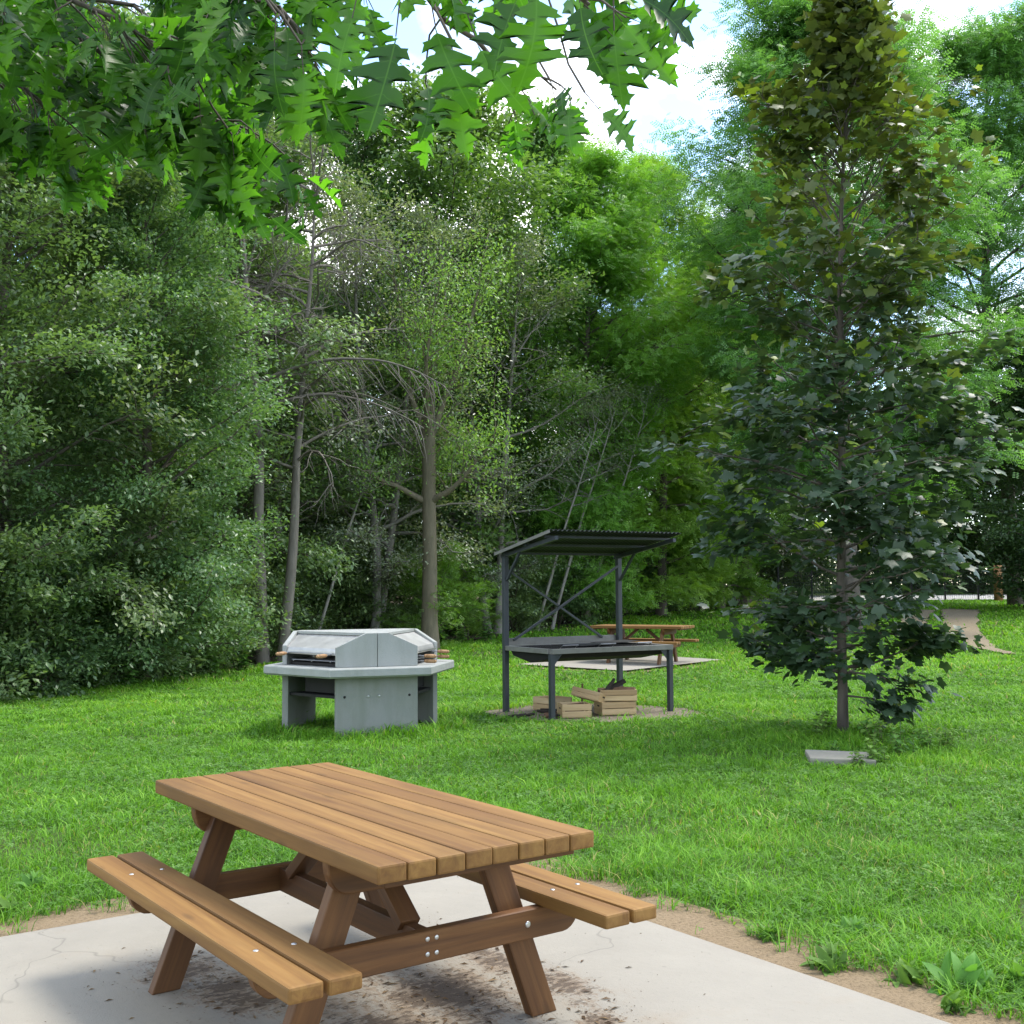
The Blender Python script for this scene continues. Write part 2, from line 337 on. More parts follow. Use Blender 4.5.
# ------------------------------------------------------------------ picnic table (x = length, z up)
TL,TW,TT=1.92,.83,.055
SO,SI,ST=.694,.463,.048
FL=.53
def make_table(name,label,cat,group=None):
    root=thing(name,label,cat,group=group)
    zt=.74
    bm=bmesh.new(); n=8; w=TW/n
    tints=[.35,.72,.6,.3,.5,.78,.4,.62]
    for i in range(n):
        board(bm,(TL+rnd.uniform(-.004,.004),w-.004,TT),Matrix.Translation((rnd.uniform(-.003,.003),-TW/2+w*(i+.5),zt-TT/2+rnd.uniform(-.0012,.0012))),.007,tints[i])
    top=bm_obj('tabletop',bm,M['wood'],root)
    for x in (-.905,.0,.905):
        bm=bmesh.new(); m=Matrix.Translation((x*.985,0,zt-TT-.0125))@Matrix.Rotation(math.pi/2,4,'Z')
        board(bm,(TW-.10,.05,.0246),m,.006,.2); bm_obj('batten',bm,M['wood_shaded'],root)
    for s in (-1,1):
        bm=bmesh.new(); sw=(SO-SI-.014)/2
        for k in (0,1):
            yc=s*(SI+sw/2+k*(sw+.014))
            board(bm,(TL,sw,ST),Matrix.Translation((rnd.uniform(-.004,.004),yc,.45-ST/2)),.009,(.42 if k==0 else .75))  # inner board tinted darker, partly painting in the tabletop's shadow
        seat=bm_obj('seat',bm,M['wood'],root)
        for x in (-FL-.06,FL+.06):
            for k in (0,1):
                yc=s*(SI+sw/2+k*(sw+.014)); bm=bmesh.new()
                bmesh.ops.create_uvsphere(bm,u_segments=12,v_segments=6,radius=.0095,matrix=Matrix.Translation((x+rnd.uniform(-.01,.01),yc+.01,.4502))@Matrix.Scale(.35,4,(0,0,1)))
                bm_obj('bolt',bm,M['bolt'],seat,True)
    LT,LB=.05,.105      # leg board thickness (x), breadth
    for e in (-1,1):
        xo=e*FL
        for s in (-1,1):
            foot=Vector((xo,s*.515,0)); topp=Vector((xo,s*.255,zt-TT-.002))
            # leg: parallelogram outline in the y-z plane, cut level at floor and top
            d=(topp-foot); hw=LB/2/ (d.z/d.length)
            prof=[(foot.y-hw,.0),(foot.y+hw,.0),(topp.y+hw,topp.z),(topp.y-hw,topp.z)]
            bm=bmesh.new(); g,t=layers(bm); ti=rnd.uniform(.3,.8)
            tmp=bmesh.new(); vs=[tmp.verts.new((xo-LT/2,y,z)) for y,z in prof]; f=tmp.faces.new(vs)
            r=bmesh.ops.extrude_face_region(tmp,geom=[f])
            for v in r['geom']:
                if isinstance(v,bmesh.types.BMVert): v.co.x+=LT
            bmesh.ops.recalc_face_normals(tmp,faces=tmp.faces)
            bmesh.ops.bevel(tmp,geom=list(tmp.edges),offset=.005,segments=2,profile=.6,affect='EDGES')
            dn=d.normalized(); pn=Vector((1,0,0)).cross(dn); off=Vector((rnd.uniform(-9,9),rnd.uniform(-9,9),0))
            mp={}
            for v in tmp.verts:
                q=bm.verts.new(v.co); q[g]=Vector(((v.co-foot).dot(dn),(v.co-foot).dot(pn),v.co.x))+off; q[t]=ti; mp[v]=q
            for f in tmp.faces: bm.faces.new([mp[v] for v in f.verts])
            tmp.free(); bm_obj('leg',bm,M['wood_shaded'],root)
        # cross beams on the outer side of the legs, undersides of the ends cut round
        xb=e*(FL+LT/2+.0225)
        def beam(half,ztop,h,ti,nm):
            prof=[(-half,ztop),(half,ztop)]
            r=h*.9
            for k in range(0,7):
                a=math.pi/2*k/6; prof.append((half-r*(1-math.cos(a))*.8,ztop-.02-(h-.02)*math.sin(a)))
            prof.append((half-.09,ztop-h)); prof.append((-half+.09,ztop-h))
            for k in range(6,-1,-1):
                a=math.pi/2*k/6; prof.append((-half+r*(1-math.cos(a))*.8,ztop-.02-(h-.02)*math.sin(a)))
            bm=bmesh.new(); m=Matrix.Translation((xb,0,0))@Matrix.Rotation(math.pi/2,4,'Z')
            # remove duplicates
            pr=[]
            for q in prof:
                if not pr or (abs(q[0]-pr[-1][0])+abs(q[1]-pr[-1][1]))>.002: pr.append(q)
            board(bm,(0,.045,0),m,.004,ti,1,pr); return bm_obj(nm,bm,M['wood_shaded'],root)
        beam(TW/2-.025,zt-TT-.001,.115,.7,'top_beam')
        sb=beam(SO-.05,.45-ST-.001,.105,.75,'seat_beam')
        for (yy,zz) in ((-.018,.375),(.018,.375),(-.018,.325),(.018,.325),(.405,.35),(-.405,.35)):
            bm=bmesh.new(); bmesh.ops.create_uvsphere(bm,u_segments=12,v_segments=6,radius=.0085 if abs(yy)<.1 else .012,matrix=Matrix.Translation((xb+e*.0228,yy,zz))@Matrix.Scale(.35,4,(1,0,0)))
            bm_obj('bolt',bm,M['bolt'],sb,True)
    bm=bmesh.new(); board(bm,(2*FL+LT-.001,.045,.095),Matrix.Translation((0,0,.345)),.004,.3); bm_obj('stretcher',bm,M['wood_shaded'],root)
    for e in (-1,1):
        bm=bmesh.new(); bar(bm,(e*.45,0,.385),(e*.10,0,zt-TT-.03),.045,.08,(0,1,0),.004,.45)
        bm_obj('brace',bm,M['wood_shaded'],root)
    return root
near=make_table('picnic_table','brown stained picnic table in the foreground on the big concrete slab','picnic table')
near.location=(-.633,4.415,.0); near.rotation_euler=(0,0,-.9369)

# ------------------------------------------------------------------ ground sheets
def grid_ground():
    xs=np.unique(np.concatenate([np.linspace(-14,20,90),np.linspace(-60,-14,30),np.linspace(20,60,30),[-600,-300,-120,120,300,600]]))
    ys=np.unique(np.concatenate([np.linspace(-6,30,110),np.linspace(30,80,60),[-600,-200,-50,-15,120,200,400,700]]))
    X,Y=np.meshgrid(xs,ys); Z=gz(X,Y)
    # the lawn dips a few mm below the slab and its soil border
    V=np.stack([X.ravel(),Y.ravel(),Z.ravel()],1); nx=len(xs)
    i,j=np.meshgrid(np.arange(len(ys)-1),np.arange(nx-1),indexing='ij'); a=(i*nx+j).ravel()
    F=np.stack([a,a+1,a+1+nx,a+nx],1)
    return props(tri_obj('ground',V,F,M['ground'],smooth=True),'green lawn rising gently to the trees',None,None,'structure')
grid_ground()
A_=Vector((.592,-.806)); B_=Vector((.806,.592))     # slab axes (table length, table width)
CR=Vector((-.316,6.71))
def slabpt(a,b): p=CR+A_*a+B_*b; return (p.x,p.y)
def rel(x,y):
    dx=x-CR.x; dy=y-CR.y; return dx*A_.x+dy*A_.y, dx*B_.x+dy*B_.y
bm=bmesh.new()
sa=math.atan2(A_.y,A_.x)
cx,cy=slabpt(2.05,-1.9)
g_,t_=layers(bm)
board(bm,(4.1,3.8,.12),Matrix.Identity(4),.006,.5)
sl_=bm_obj('concrete_slab',bm,M['slab']); sl_.location=(cx,cy,-.0605); sl_.rotation_euler=(0,0,sa); props(sl_,'pale concrete slab under the near picnic table',None,None,'structure')
def sheet(name,pts,mat,dz,label,n=1,kind='structure'):
    """irregular flat patch following the lawn, made of a fan of concentric rings"""
    pts=np.array(pts,float); c=pts.mean(0); rings=8; V=[(c[0],c[1],gzf(*c)+dz)]; m=len(pts)
    for r in range(1,rings+1):
        for p in pts:
            q=c+(p-c)*r/rings; V.append((q[0],q[1],gzf(*q)+dz))
    F=[]
    bm=bmesh.new(); vs=[bm.verts.new(v) for v in V]
    for k in range(m): bm.faces.new((vs[0],vs[1+k],vs[1+(k+1)%m]))
    for r in range(rings-1):
        for k in range(m):
            a=1+r*m+k; b=1+r*m+(k+1)%m; bm.faces.new((vs[a],vs[a+m],vs[b+m],vs[b]))
    bmesh.ops.recalc_face_normals(bm,faces=bm.faces)
    if bm.faces[:][0].normal.z<0: bmesh.ops.reverse_faces(bm,faces=bm.faces)
    o=bm_obj(name,bm,mat,smooth=True); return props(o,label,None,None,kind)
def wob(pts,amp,n=6,seed=1):
    r=random.Random(seed); out=[]
    for i,p in enumerate(pts):
        q=pts[(i+1)%len(pts)]
        for k in range(n):
            t=k/n; out.append((p[0]+(q[0]-p[0])*t+r.uniform(-amp,amp),p[1]+(q[1]-p[1])*t+r.uniform(-amp,amp)))
    return out
sheet('soil_border',wob([slabpt(-.38,.42),slabpt(4.5,.42),slabpt(4.5,-4.2),slabpt(-.38,-4.2)],.05,14,2),M['soil'],.012,'bare sandy soil showing between the slab and the lawn')
FS=[(.1,22.6),(2.05,21.0),(4.3,23.55),(2.35,25.2)]
sheet('far_soil_border',wob([(-.3,22.6),(2.05,20.8),(4.9,23.6),(2.35,25.6)],.12,8,3),M['soil'],.010,'worn soil round the far slab')
fc=np.mean(FS,0)
fs=sheet('far_slab',FS,M['farslab'],.05,'concrete slab under the far picnic table')
sheet('ash_pad',[(1.0+1.4*math.cos(a)*(1+.07*math.sin(3*a+1)+.05*math.sin(7*a)),14.42+1.0*math.sin(a)*(1+.08*math.sin(4*a)+.05*math.sin(9*a))) for a in np.linspace(0,2*math.pi,48,endpoint=False)],M['ash'],.010,'worn ashy gravel under the covered grill')
def gp(u,v):
    """lawn point seen at photo pixel (u,v)"""
    d=Vector(((u-512)/1139.5,1,(587-v)/1139.5)); y=10.
    lo,hi=3.,200.
    for _ in range(60):
        y=(lo+hi)/2
        if 1.5555+d.z*y>gzf(d.x*y,y): lo=y
        else: hi=y
    return (d.x*y,y)
def ribbon(name,px,mat,dz,label,seed=0):
    r=random.Random(seed); C=[]
    for k in range(len(px)-1):
        for t in np.linspace(0,1,7)[:-1]:
            u,v,w=[px[k][q]+(px[k+1][q]-px[k][q])*t for q in range(3)]; x,y=gp(u,v); C.append((x,y,w))
    u,v,w=px[-1]; C.append((*gp(u,v),w)); bm=bmesh.new(); rows=[]
    for k,(x,y,w) in enumerate(C):
        a=np.array(C[min(k+1,len(C)-1)][:2])-np.array(C[max(k-1,0)][:2]); a=a/np.linalg.norm(a); n=np.array([a[1],-a[0]])
        rows.append([bm.verts.new((x+n[0]*o*w+(r.uniform(-.08,.08) if abs(o)>.4 else 0),y+n[1]*o*w,gzf(x+n[0]*o*w,y+n[1]*o*w)+dz)) for o in (-.5,-.25,0,.25,.5)])
    for k in range(len(rows)-1):
        for q in range(4): bm.faces.new((rows[k][q],rows[k][q+1],rows[k+1][q+1],rows[k+1][q]))
    bmesh.ops.recalc_face_normals(bm,faces=bm.faces)
    if bm.faces[:][0].normal.z<0: bmesh.ops.reverse_faces(bm,faces=bm.faces)
    props(bm_obj(name,bm,mat,smooth=True),label,None,None,'structure'); return C
RUT1=ribbon('gravel_track',[(921,612.5,.9),(915,618,.8),(911,626,.75),(909,638,.6)],M['gravel'],.035,'left wheel rut of the gravel track',1)
RUT2=ribbon('gravel_track',[(958,612.5,1.3),(957,620,1.1),(960,630,.85),(967,641,.7),(981,651,.45),(1006,657,.25)],M['gravel'],.035,'right wheel rut of the gravel track',2)
rd=[]
def strip(name,x0,x1,y0,y1,dz,h,mat,label):
    bm=bmesh.new(); xs=np.linspace(x0,x1,14); z=lambda x,y:gzf(x,y)
    for i in range(13):
        a,b=xs[i],xs[i+1]
        c=[bm.verts.new((x,y,z(x,y)+dz+zz)) for zz in (-.3,h) for (x,y) in ((a,y0),(b,y0),(b,y1),(a,y1))]
        for q in ((4,5,6,7),(0,1,5,4),(2,3,7,6)): bm.faces.new([c[k] for k in q])
    return props(bm_obj(name,bm,mat),label,None,None,'structure')
strip('road',4,70,52.5,58,.0,.03,M['kerb'],'pale paved road beyond the fence')
# forest floor
def forest_y(x):
    px=np.array([-40,-12,-7.6,-6.1,-5,-3.2,-1.8,-.3,2,5,8,14]); py=np.array([13,15.2,17.1,19.3,22.5,26,29.0,31.3,35.5,41,44,56])
    return np.interp(x,px,py)
xs=np.linspace(-40,14,60); ys=np.array([0,.6,2,5,10,20,40,60]); 
bm=bmesh.new(); rows=[[bm.verts.new((x,forest_y(x)+d+.3*math.sin(x*2.1),gzf(x,forest_y(x)+d)+.02)) for x in xs] for d in ys]
for i in range(len(ys)-1):
    for j in range(len(xs)-1): bm.faces.new((rows[i][j],rows[i][j+1],rows[i+1][j+1],rows[i+1][j]))
props(bm_obj('forest_floor',bm,M['litter'],smooth=True),'dark leaf litter under the trees',None,None,'structure')

# ------------------------------------------------------------------ barbecue (three hearths, hexagonal)
def make_bbq():
    C=Vector((-1.69,12.82)); root=thing('barbecue','hexagonal grey concrete barbecue with three hearths on the lawn','barbecue',(C.x,C.y,gzf(C.x,C.y)))
    a0=R(-100)
    def hx(r,k,z): a=a0+R(60)*k; return Vector((r*math.cos(a),r*math.sin(a),z))
    zu,zc=.645,.745; ro,ri=1.08,.88
    # counter with thick chamfered rim
    bm=bmesh.new(); P=[]
    for r,z in ((ro-.03,zu),(ro,zu+.02),(ro,zc-.012),(ro-.012,zc)): P.append([bm.verts.new(hx(r,k,z)) for k in range(6)])
    for q in range(3):
        for k in range(6): bm.faces.new((P[q][k],P[q][(k+1)%6],P[q+1][(k+1)%6],P[q+1][k]))
    bm.faces.new(P[3]); bm.faces.new(P[0][::-1]); bm_obj('counter',bm,M['bbqtop'],root)
    def slab_(name,p,q,z0,z1p,z1q,z1m,th,par,mat,inset=0):
        """upright slab from p to q (xy), tops: p end, middle, q end"""
        d=(q-p).normalized(); n=Vector((d.y,-d.x,0)); mid=(p+q)/2
        bm=bmesh.new()
        f=[(p,z0),(q,z0),(q,z1q)]
        if z1m is not None: f+=[(mid+d*.10,z1m),(mid-d*.10,z1m)]
        f+=[(p,z1p)]
        A=[bm.verts.new(Vector((c.x,c.y,z))) for c,z in f]; Bv=[bm.verts.new(Vector((c.x-n.x*th,c.y-n.y*th,z))) for c,z in f]
        bm.faces.new(A); bm.faces.new(Bv[::-1]); m=len(f)
        for i in range(m): bm.faces.new((A[i],Bv[i],Bv[(i+1)%m],A[(i+1)%m]))
        bmesh.ops.recalc_face_normals(bm,faces=bm.faces)
        bmesh.ops.bevel(bm,geom=list(bm.edges),offset=.006,segments=2,profile=.6,affect='EDGES')
        return bm_obj(name,bm,mat,par)
    hl,hh=.955,1.10
    closed=(0,2,4); openf=(5,1,3)
    for k in closed:
        p,q=hx(ri,k,0),hx(ri,k+1,0)
        mid=(p+q)/2; d=(q-p).normalized(); n=Vector((d.y,-d.x,0))
        # pedestal panel
        pp=slab_('pedestal_panel',p,q,-.05,zu-.001,zu-.001,None,.07,root,M['bbq'])
        for f in (-.36,-.1,.02,.36):
            bm=bmesh.new(); c=mid+d*f*1.02*.95; bmesh.ops.create_uvsphere(bm,u_segments=10,v_segments=6,radius=.014,matrix=Matrix.Translation((c.x+n.x*.001,c.y+n.y*.001,.44)))
            bm_obj('bolt',bm,M['soot'] if abs(f)>.2 else M['bolt'],pp,True)
        # gable shaped hood panel in two halves with an open joint
        for s in (0,1):
            a=p if s==0 else q; g=mid+d*(-.003 if s==0 else .003)
            bm=bmesh.new(); m2=mid+d*(-.12 if s==0 else .12)
            f=[(a,zc+.001),(g,zc+.001),(g,hh),(m2,hh),(a,hl)]
            th=.05
            A=[bm.verts.new(Vector((c.x,c.y,z))) for c,z in f]; Bv=[bm.verts.new(Vector((c.x-n.x*th,c.y-n.y*th,z))) for c,z in f]
            bm.faces.new(A); bm.faces.new(Bv[::-1])
            for i in range(5): bm.faces.new((A[i],Bv[i],Bv[(i+1)%5],A[(i+1)%5]))
            bmesh.ops.recalc_face_normals(bm,faces=bm.faces); bmesh.ops.bevel(bm,geom=list(bm.edges),offset=.005,segments=2,profile=.6,affect='EDGES')
            bm_obj('hood_panel',bm,M['bbqtop'],root)
    # flat crown plate between the three gables
    bm=bmesh.new(); top=[]
    for k in closed:
        p,q=hx(ri,k,0),hx(ri,k+1,0); mid=(p+q)/2; d=(q-p).normalized(); n=Vector((d.y,-d.x,0))
        for s in (-1,1): c=mid+d*.12*s-n*.051; top.append((c.x,c.y))
    A=[bm.verts.new((x,y,hh-.028)) for x,y in top]; Bv=[bm.verts.new((x,y,hh+.0)) for x,y in top]
    bm.faces.new(Bv); bm.faces.new(A[::-1])
    for i in range(6): bm.faces.new((A[i],A[(i+1)%6],Bv[(i+1)%6],Bv[i]))
    bmesh.ops.recalc_face_normals(bm,faces=bm.faces); bm_obj('crown_plate',bm,M['bbqtop'],root)
    for k in openf:
        p,q=hx(ri,k,0),hx(ri,k+1,0); mid=(p+q)/2; d=(q-p).normalized(); n=Vector((d.y,-d.x,0))
        # the bay between two closed panels: sloping steel lid
        pc=closed[ [ (c-1)%6 for c in closed].index(k) ]  # following closed face starts at q
        inn=-n
        bm=bmesh.new()
        lo=[p+d*.035+inn*.03,q-d*.035+inn*.03]
        m1=hx(ri,k,0); 
        def gm(c,sgn):
            P_,Q_=hx(ri,c,0),hx(ri,c+1,0); mm=(P_+Q_)/2; dd=(Q_-P_).normalized(); nn=Vector((dd.y,-dd.x,0)); return mm+dd*.12*sgn-nn*.055
        prev=(k-1)%6; nxt=(k+1)%6
        hi=[gm(prev,1),gm(nxt,-1)]
        zl,zh=hl-.035,hh-.035
        # curved front lip, then slope
        prof=[(0,-.075),(0.0,-.03),(.03,.0)]
        rows=[]
        for t,dz in ((0,-.045),(0.012,-.012),(.05,.012),(.5,.006),(1,0)):
            row=[]
            for s in (0,1):
                c=lo[s].lerp(hi[s],t); z=zl+(zh-zl)*t+dz
                row.append(Vector((c.x,c.y,z)))
            rows.append(row)
        vv=[[bm.verts.new(c) for c in r_] for r_ in rows]; v2=[[bm.verts.new(c-Vector((0,0,.006))) for c in r_] for r_ in rows]
        for i in range(len(rows)-1):
            bm.faces.new((vv[i][0],vv[i][1],vv[i+1][1],vv[i+1][0])); bm.faces.new((v2[i][0],v2[i+1][0],v2[i+1][1],v2[i][1]))
        bm.faces.new((vv[0][0],v2[0][0],v2[0][1],vv[0][1]))
        bmesh.ops.recalc_face_normals(bm,faces=bm.faces); bm_obj('hood_lid',bm,M['lidmetal'],root)
        # sooty hearth pan below, with slotted grate, and a rear firebrick wall
        c0=mid+inn*.30
        bm=bmesh.new()
        def loc(a,b,z): c=mid+d*a+inn*b; return Vector((c.x,c.y,z))
        bar(bm,loc(-.37,.33,zc+.02),loc(.37,.33,zc+.02),.5,.03)
        bar(bm,loc(-.34,.5,zc+.15),loc(.34,.5,zc+.15),.03,.24)
        bm_obj('hearth',bm,M['soot'],root)
        bm=bmesh.new()
        for b in np.linspace(.06,.45,9): rod(bm,loc(-.36,b,zc+.06),loc(.36,b,zc+.06),.005,6)
        for a in (-.3,0,.3): rod(bm,loc(a,.04,zc+.052),loc(a,.46,zc+.052),.006,6)
        bm_obj('grate',bm,M['rod'],root)
        # mesh front: thin dark rails
        bm=bmesh.new()
        for z in (zc+.145,): rod(bm,loc(-.39,.0,z),loc(.39,.0,z),.007,8)
        spit=bm_obj('spit',bm,M['rod'],root)
        hs=[(-.30,.0,.09,'o'),(-.30,.0,.05,'o')] 
        for (a,zz) in ((-.33,.135),(.33,.13)) if k==5 else (((-.30,.10),(-.30,.045),(.30,.115),(.30,.06))):
            bm=bmesh.new(); p0=loc(a,.05,zc+zz); p1=loc(a,-.035,zc+zz-.004); p2=loc(a,-.17,zc+zz-.008)
            rod(bm,p0,p1,.006,8); hb=bm_obj('grill_arm',bm,M['rod'],root)
            bm=bmesh.new(); layers(bm); rod(bm,p1,p1.lerp(p2,.2),.013,12,.021); rod(bm,p1.lerp(p2,.2),p1.lerp(p2,.85),.021,12,.02); rod(bm,p1.lerp(p2,.85),p2,.02,12,.013)
            bm_obj('handle',bm,M['wood_handle'],hb,True)
        # shelf rod and dark ash drawer under the counter
        bm=bmesh.new(); bar(bm,loc(-.4,.22,.43),loc(.4,.22,.43),.30,.03); bm_obj('ash_shelf',bm,M['soot'],root)
        bm=bmesh.new(); box(bm,(0,0,0),(0,0,0)) if False else bar(bm,loc(-.22,.34,zu-.10),loc(.36,.34,zu-.10),.4,.17); bm_obj('ash_box',bm,M['soot'],root)
    bm=bmesh.new(); bar(bm,(-.25,0,.02),(.25,0,.02),.4,.06); bm_obj('foot_block',bm,M['soot'],root)
    return root
make_bbq()

# ------------------------------------------------------------------ covered grill
def make_shelter():
    A=Vector((-.09,14.55)); th=math.atan2(.92,1.53)
    z0=gzf(A.x,A.y)-.02
    root=thing('grill_shelter','dark grey steel grill table under a sloping corrugated roof on tall posts','grill shelter',(A.x,A.y,z0),th)
    U,V=1.785,1.07       # local x along the back, local -y towards the camera
    zr=2.0-z0; zf=2.195-z0
    for x in (0,U):
        bm=bmesh.new(); bar(bm,(x,0,0),(x,0,zr-.06),.065,.065,(1,0,0),.004); bm_obj('tall_post',bm,M['steel'],root)
        bm=bmesh.new(); bar(bm,(x,-V,0),(x,-V,.80),.06,.06,(1,0,0),.004); bm_obj('front_leg',bm,M['steel'],root)
        # roof rafter and knee brace
        bm=bmesh.new(); bar(bm,(x,.08,zr-.05),(x,-V-.13,zf-.055),.045,.05); bm_obj('rafter',bm,M['steel'],root)
        bm=bmesh.new(); bar(bm,(x,-.035,zr-.36),(x,-.36,zr-.005),.03,.03); bm_obj('knee_brace',bm,M['steel'],root)
    for t in (0.04,.5,.93):
        bm=bmesh.new(); y=-V*t; z=zr+(zf-zr)*t-.022; bar(bm,(-.06,y-.03,z-.001),(U+.06,y-.03,z-.001),.04,.03); bm_obj('purlin',bm,M['steel'],root)
    # corrugated roof with thickness
    bm=bmesh.new(); n=31*6; y0,y1=.09,-V-.14; Wx=U+.20
    def zz(y): return zr+(zf-zr)*(y/-V)
    rows=[]
    for off in (0,-.005):
        for y in (y0,y1):
            rows.append([bm.verts.new((-.10+Wx*i/n,y,zz(y)+.012*math.sin(2*math.pi*i/6)+.012+off)) for i in range(n+1)])
    for i in range(n):
        bm.faces.new((rows[0][i],rows[1][i],rows[1][i+1],rows[0][i+1])); bm.faces.new((rows[2][i],rows[2][i+1],rows[3][i+1],rows[3][i]))
        bm.faces.new((rows[1][i],rows[3][i],rows[3][i+1],rows[1][i+1])); bm.faces.new((rows[0][i],rows[0][i+1],rows[2][i+1],rows[2][i]))
    roof=bm_obj('corrugated_roof',bm,M['steel_roof'],root)
    bm=bmesh.new(); bar(bm,(-.108,y0,zz(y0)-.006),(-.108,y1,zz(y1)-.006),.012,.04); bm_obj('edge_trim',bm,M['tray'],roof)
    # crossed braces in the back plane
    bm=bmesh.new(); bar(bm,(.035,.0,1.82),(U-.28,.0,.93),.028,.028,(0,1,0)); bm_obj('cross_brace',bm,M['steel'],root)
    bm=bmesh.new(); bar(bm,(.10,-.03,.93),(U-.035,-.03,1.88),.028,.028,(0,1,0)); bm_obj('cross_brace',bm,M['steel'],root)
    # grill table: rim, hearth tray, grids, back plate
    zt=.865
    bm=bmesh.new()
    bar(bm,(-.01,-V-.0,zt-.03),(U+.03,-V,zt-.03),.075,.06); bm_obj('front_rail',bm,M['tray'],root)
    bm=bmesh.new(); bar(bm,(.04,-.01,zt-.03),(U-.04,-.01,zt-.03),.05,.06); bm_obj('back_rail',bm,M['tray'],root)
    for x in (0.0,U):
        bm=bmesh.new(); bar(bm,(x,-.04,zt-.03),(x,-V+.04,zt-.03),.06,.058); bm_obj('side_rail',bm,M['tray'],root)
    bm=bmesh.new(); bar(bm,(.05,.025,zt+.045),(U-.04,.025,zt+.045),.012,.09); bm_obj('back_plate',bm,M['tray'],root)
    bm=bmesh.new()
    # tray with sloping belly
    pr=[(-.06,zt-.06),(-V+.06,zt-.06),(-V+.10,zt-.12),(-V*.5,zt-.19),(-.12,zt-.12)]
    L=[bm.verts.new((.04,y,z)) for y,z in pr]; Rr=[bm.verts.new((U-.04,y,z)) for y,z in pr]
    bm.faces.new(L[::-1]); bm.faces.new(Rr)
    for i in range(5): bm.faces.new((L[i],L[(i+1)%5],Rr[(i+1)%5],Rr[i]))
    bmesh.ops.recalc_face_normals(bm,faces=bm.faces); bm_obj('fire_tray',bm,M['soot'],root)
    for i in range(3):
        bm=bmesh.new(); xa=.08+i*.56; xb=xa+.52
        for k in range(16): x=xa+(xb-xa)*k/15; bar(bm,(x,-.08,zt-.012),(x,-V+.08,zt-.012),.008,.008,bevel=0)
        bar(bm,(xa,-.09,zt-.012),(xb,-.09,zt-.012),.02,.014); bar(bm,(xa,-V+.09,zt-.012),(xb,-V+.09,zt-.012),.02,.014)
        if i==1: bar(bm,(xa-.03,-V*.62,zt+.004),(xb-.05,-V*.55,zt+.02),.28,.006)
        if i==2: bar(bm,(xa,-V*.3,zt+.01),(xb,-V*.35,zt+.03),.4,.006)
        gr=bm_obj('cooking_grid',bm,M['soot'],root)
        bm=bmesh.new(); rod(bm,(xa+.12,-V+.12,zt+.0),(xa+.12,-V+.05,zt+.035),.006,8); rod(bm,(xa+.12,-V+.05,zt+.035),(xa+.34,-V+.05,zt+.035),.009,8); rod(bm,(xa+.34,-V+.12,zt+.0),(xa+.34,-V+.05,zt+.035),.006,8)
        bm_obj('grid_handle',bm,M['rod'],gr)
    for x,sx in ((0.03,1),(U-.03,-1)):
        bm=bmesh.new(); board(bm,(0,.008,0),Matrix.Translation((0,-V,0)),0,.5,1,[(x,zt-.062),(x+sx*.12,zt-.062),(x,zt-.2)]); bm_obj('gusset',bm,M['steel'],root)
    return root
make_shelter()

# ------------------------------------------------------------------ crates and firewood
def crate(loc,rz,label,tilt=(0,0),size=(.42,.30,.15),open_=False):
    root=thing('wooden_crate',label,'crate',loc,0,'wooden crates under the covered grill'); root.rotation_euler=(tilt[0],tilt[1],rz)
    L,Wd,H=size; t=.009
    for s in (-1,1):
        for (z0,z1) in ((.0,H*.46),(H*.52,H)):
            bm=bmesh.new(); board(bm,(L,t,z1-z0),Matrix.Translation((0,s*Wd/2,(z0+z1)/2+.012)),.001,None,1); bm_obj('side_slat',bm,M['wood_crate'],root)
        bm=bmesh.new()
        prof=[(-Wd/2+t,.012),(Wd/2-t,.012),(Wd/2-t,H+.012),(-Wd/2+t,H+.012)]
        m=Matrix.Translation((s*(L/2-t),0,0))@Matrix.Rotation(math.pi/2,4,'Z')
        board(bm,(0,t,0),m,.001,None,1,prof); 
        e=bm_obj('end_board',bm,M['wood_crate'],root)
        bm=bmesh.new(); board(bm,(.07,.003,.018),Matrix.Translation((s*(L/2-t)+s*(t/2+.0005),0,H*.72))@Matrix.Rotation(math.pi/2,4,'Z'),0,None,1); bm_obj('hand_hole_shade',bm,M['char'],e)  # dark plate on the end board, painted shade in place of a cut hole
    for a in (-1,0,1):
        bm=bmesh.new(); board(bm,(L-.002,Wd*.28,.008),Matrix.Translation((0,a*Wd*.33,.007)),.001,None,1); bm_obj('bottom_slat',bm,M['wood_crate'],root)
    for sx in (-1,1):
        for sy in (-1,1):
            bm=bmesh.new(); board(bm,(.022,.022,H-.004),Matrix.Translation((sx*(L/2-.025),sy*(Wd/2-.018),H/2+.012)),.001,None,1); bm_obj('corner_block',bm,M['wood_crate'],root)
    return root
def cz(x,y): return gzf(x,y)+.012
crate((.50,14.62,cz(.5,14.62)),R(-50),'open wooden crate at the left end of the pile under the grill',size=(.40,.30,.16))
crate((.74,13.95,cz(.74,13.95)),R(10),'wooden crate lying in front with a slot in its end board',size=(.36,.30,.155))
crate((1.26,14.22,cz(1.26,14.22)),R(14),'lower wooden crate of the right hand stack under the grill',size=(.44,.32,.15))
crate((1.29,14.24,cz(1.28,14.24)+.166),R(2),'upper wooden crate of the right hand stack, filled with firewood',size=(.45,.33,.13))
crate((.93,14.12,cz(.93,14.12)+.185),R(-30),'tilted wooden crate tipped over on top of the front crate',tilt=(R(-14),R(10)),size=(.38,.26,.10))
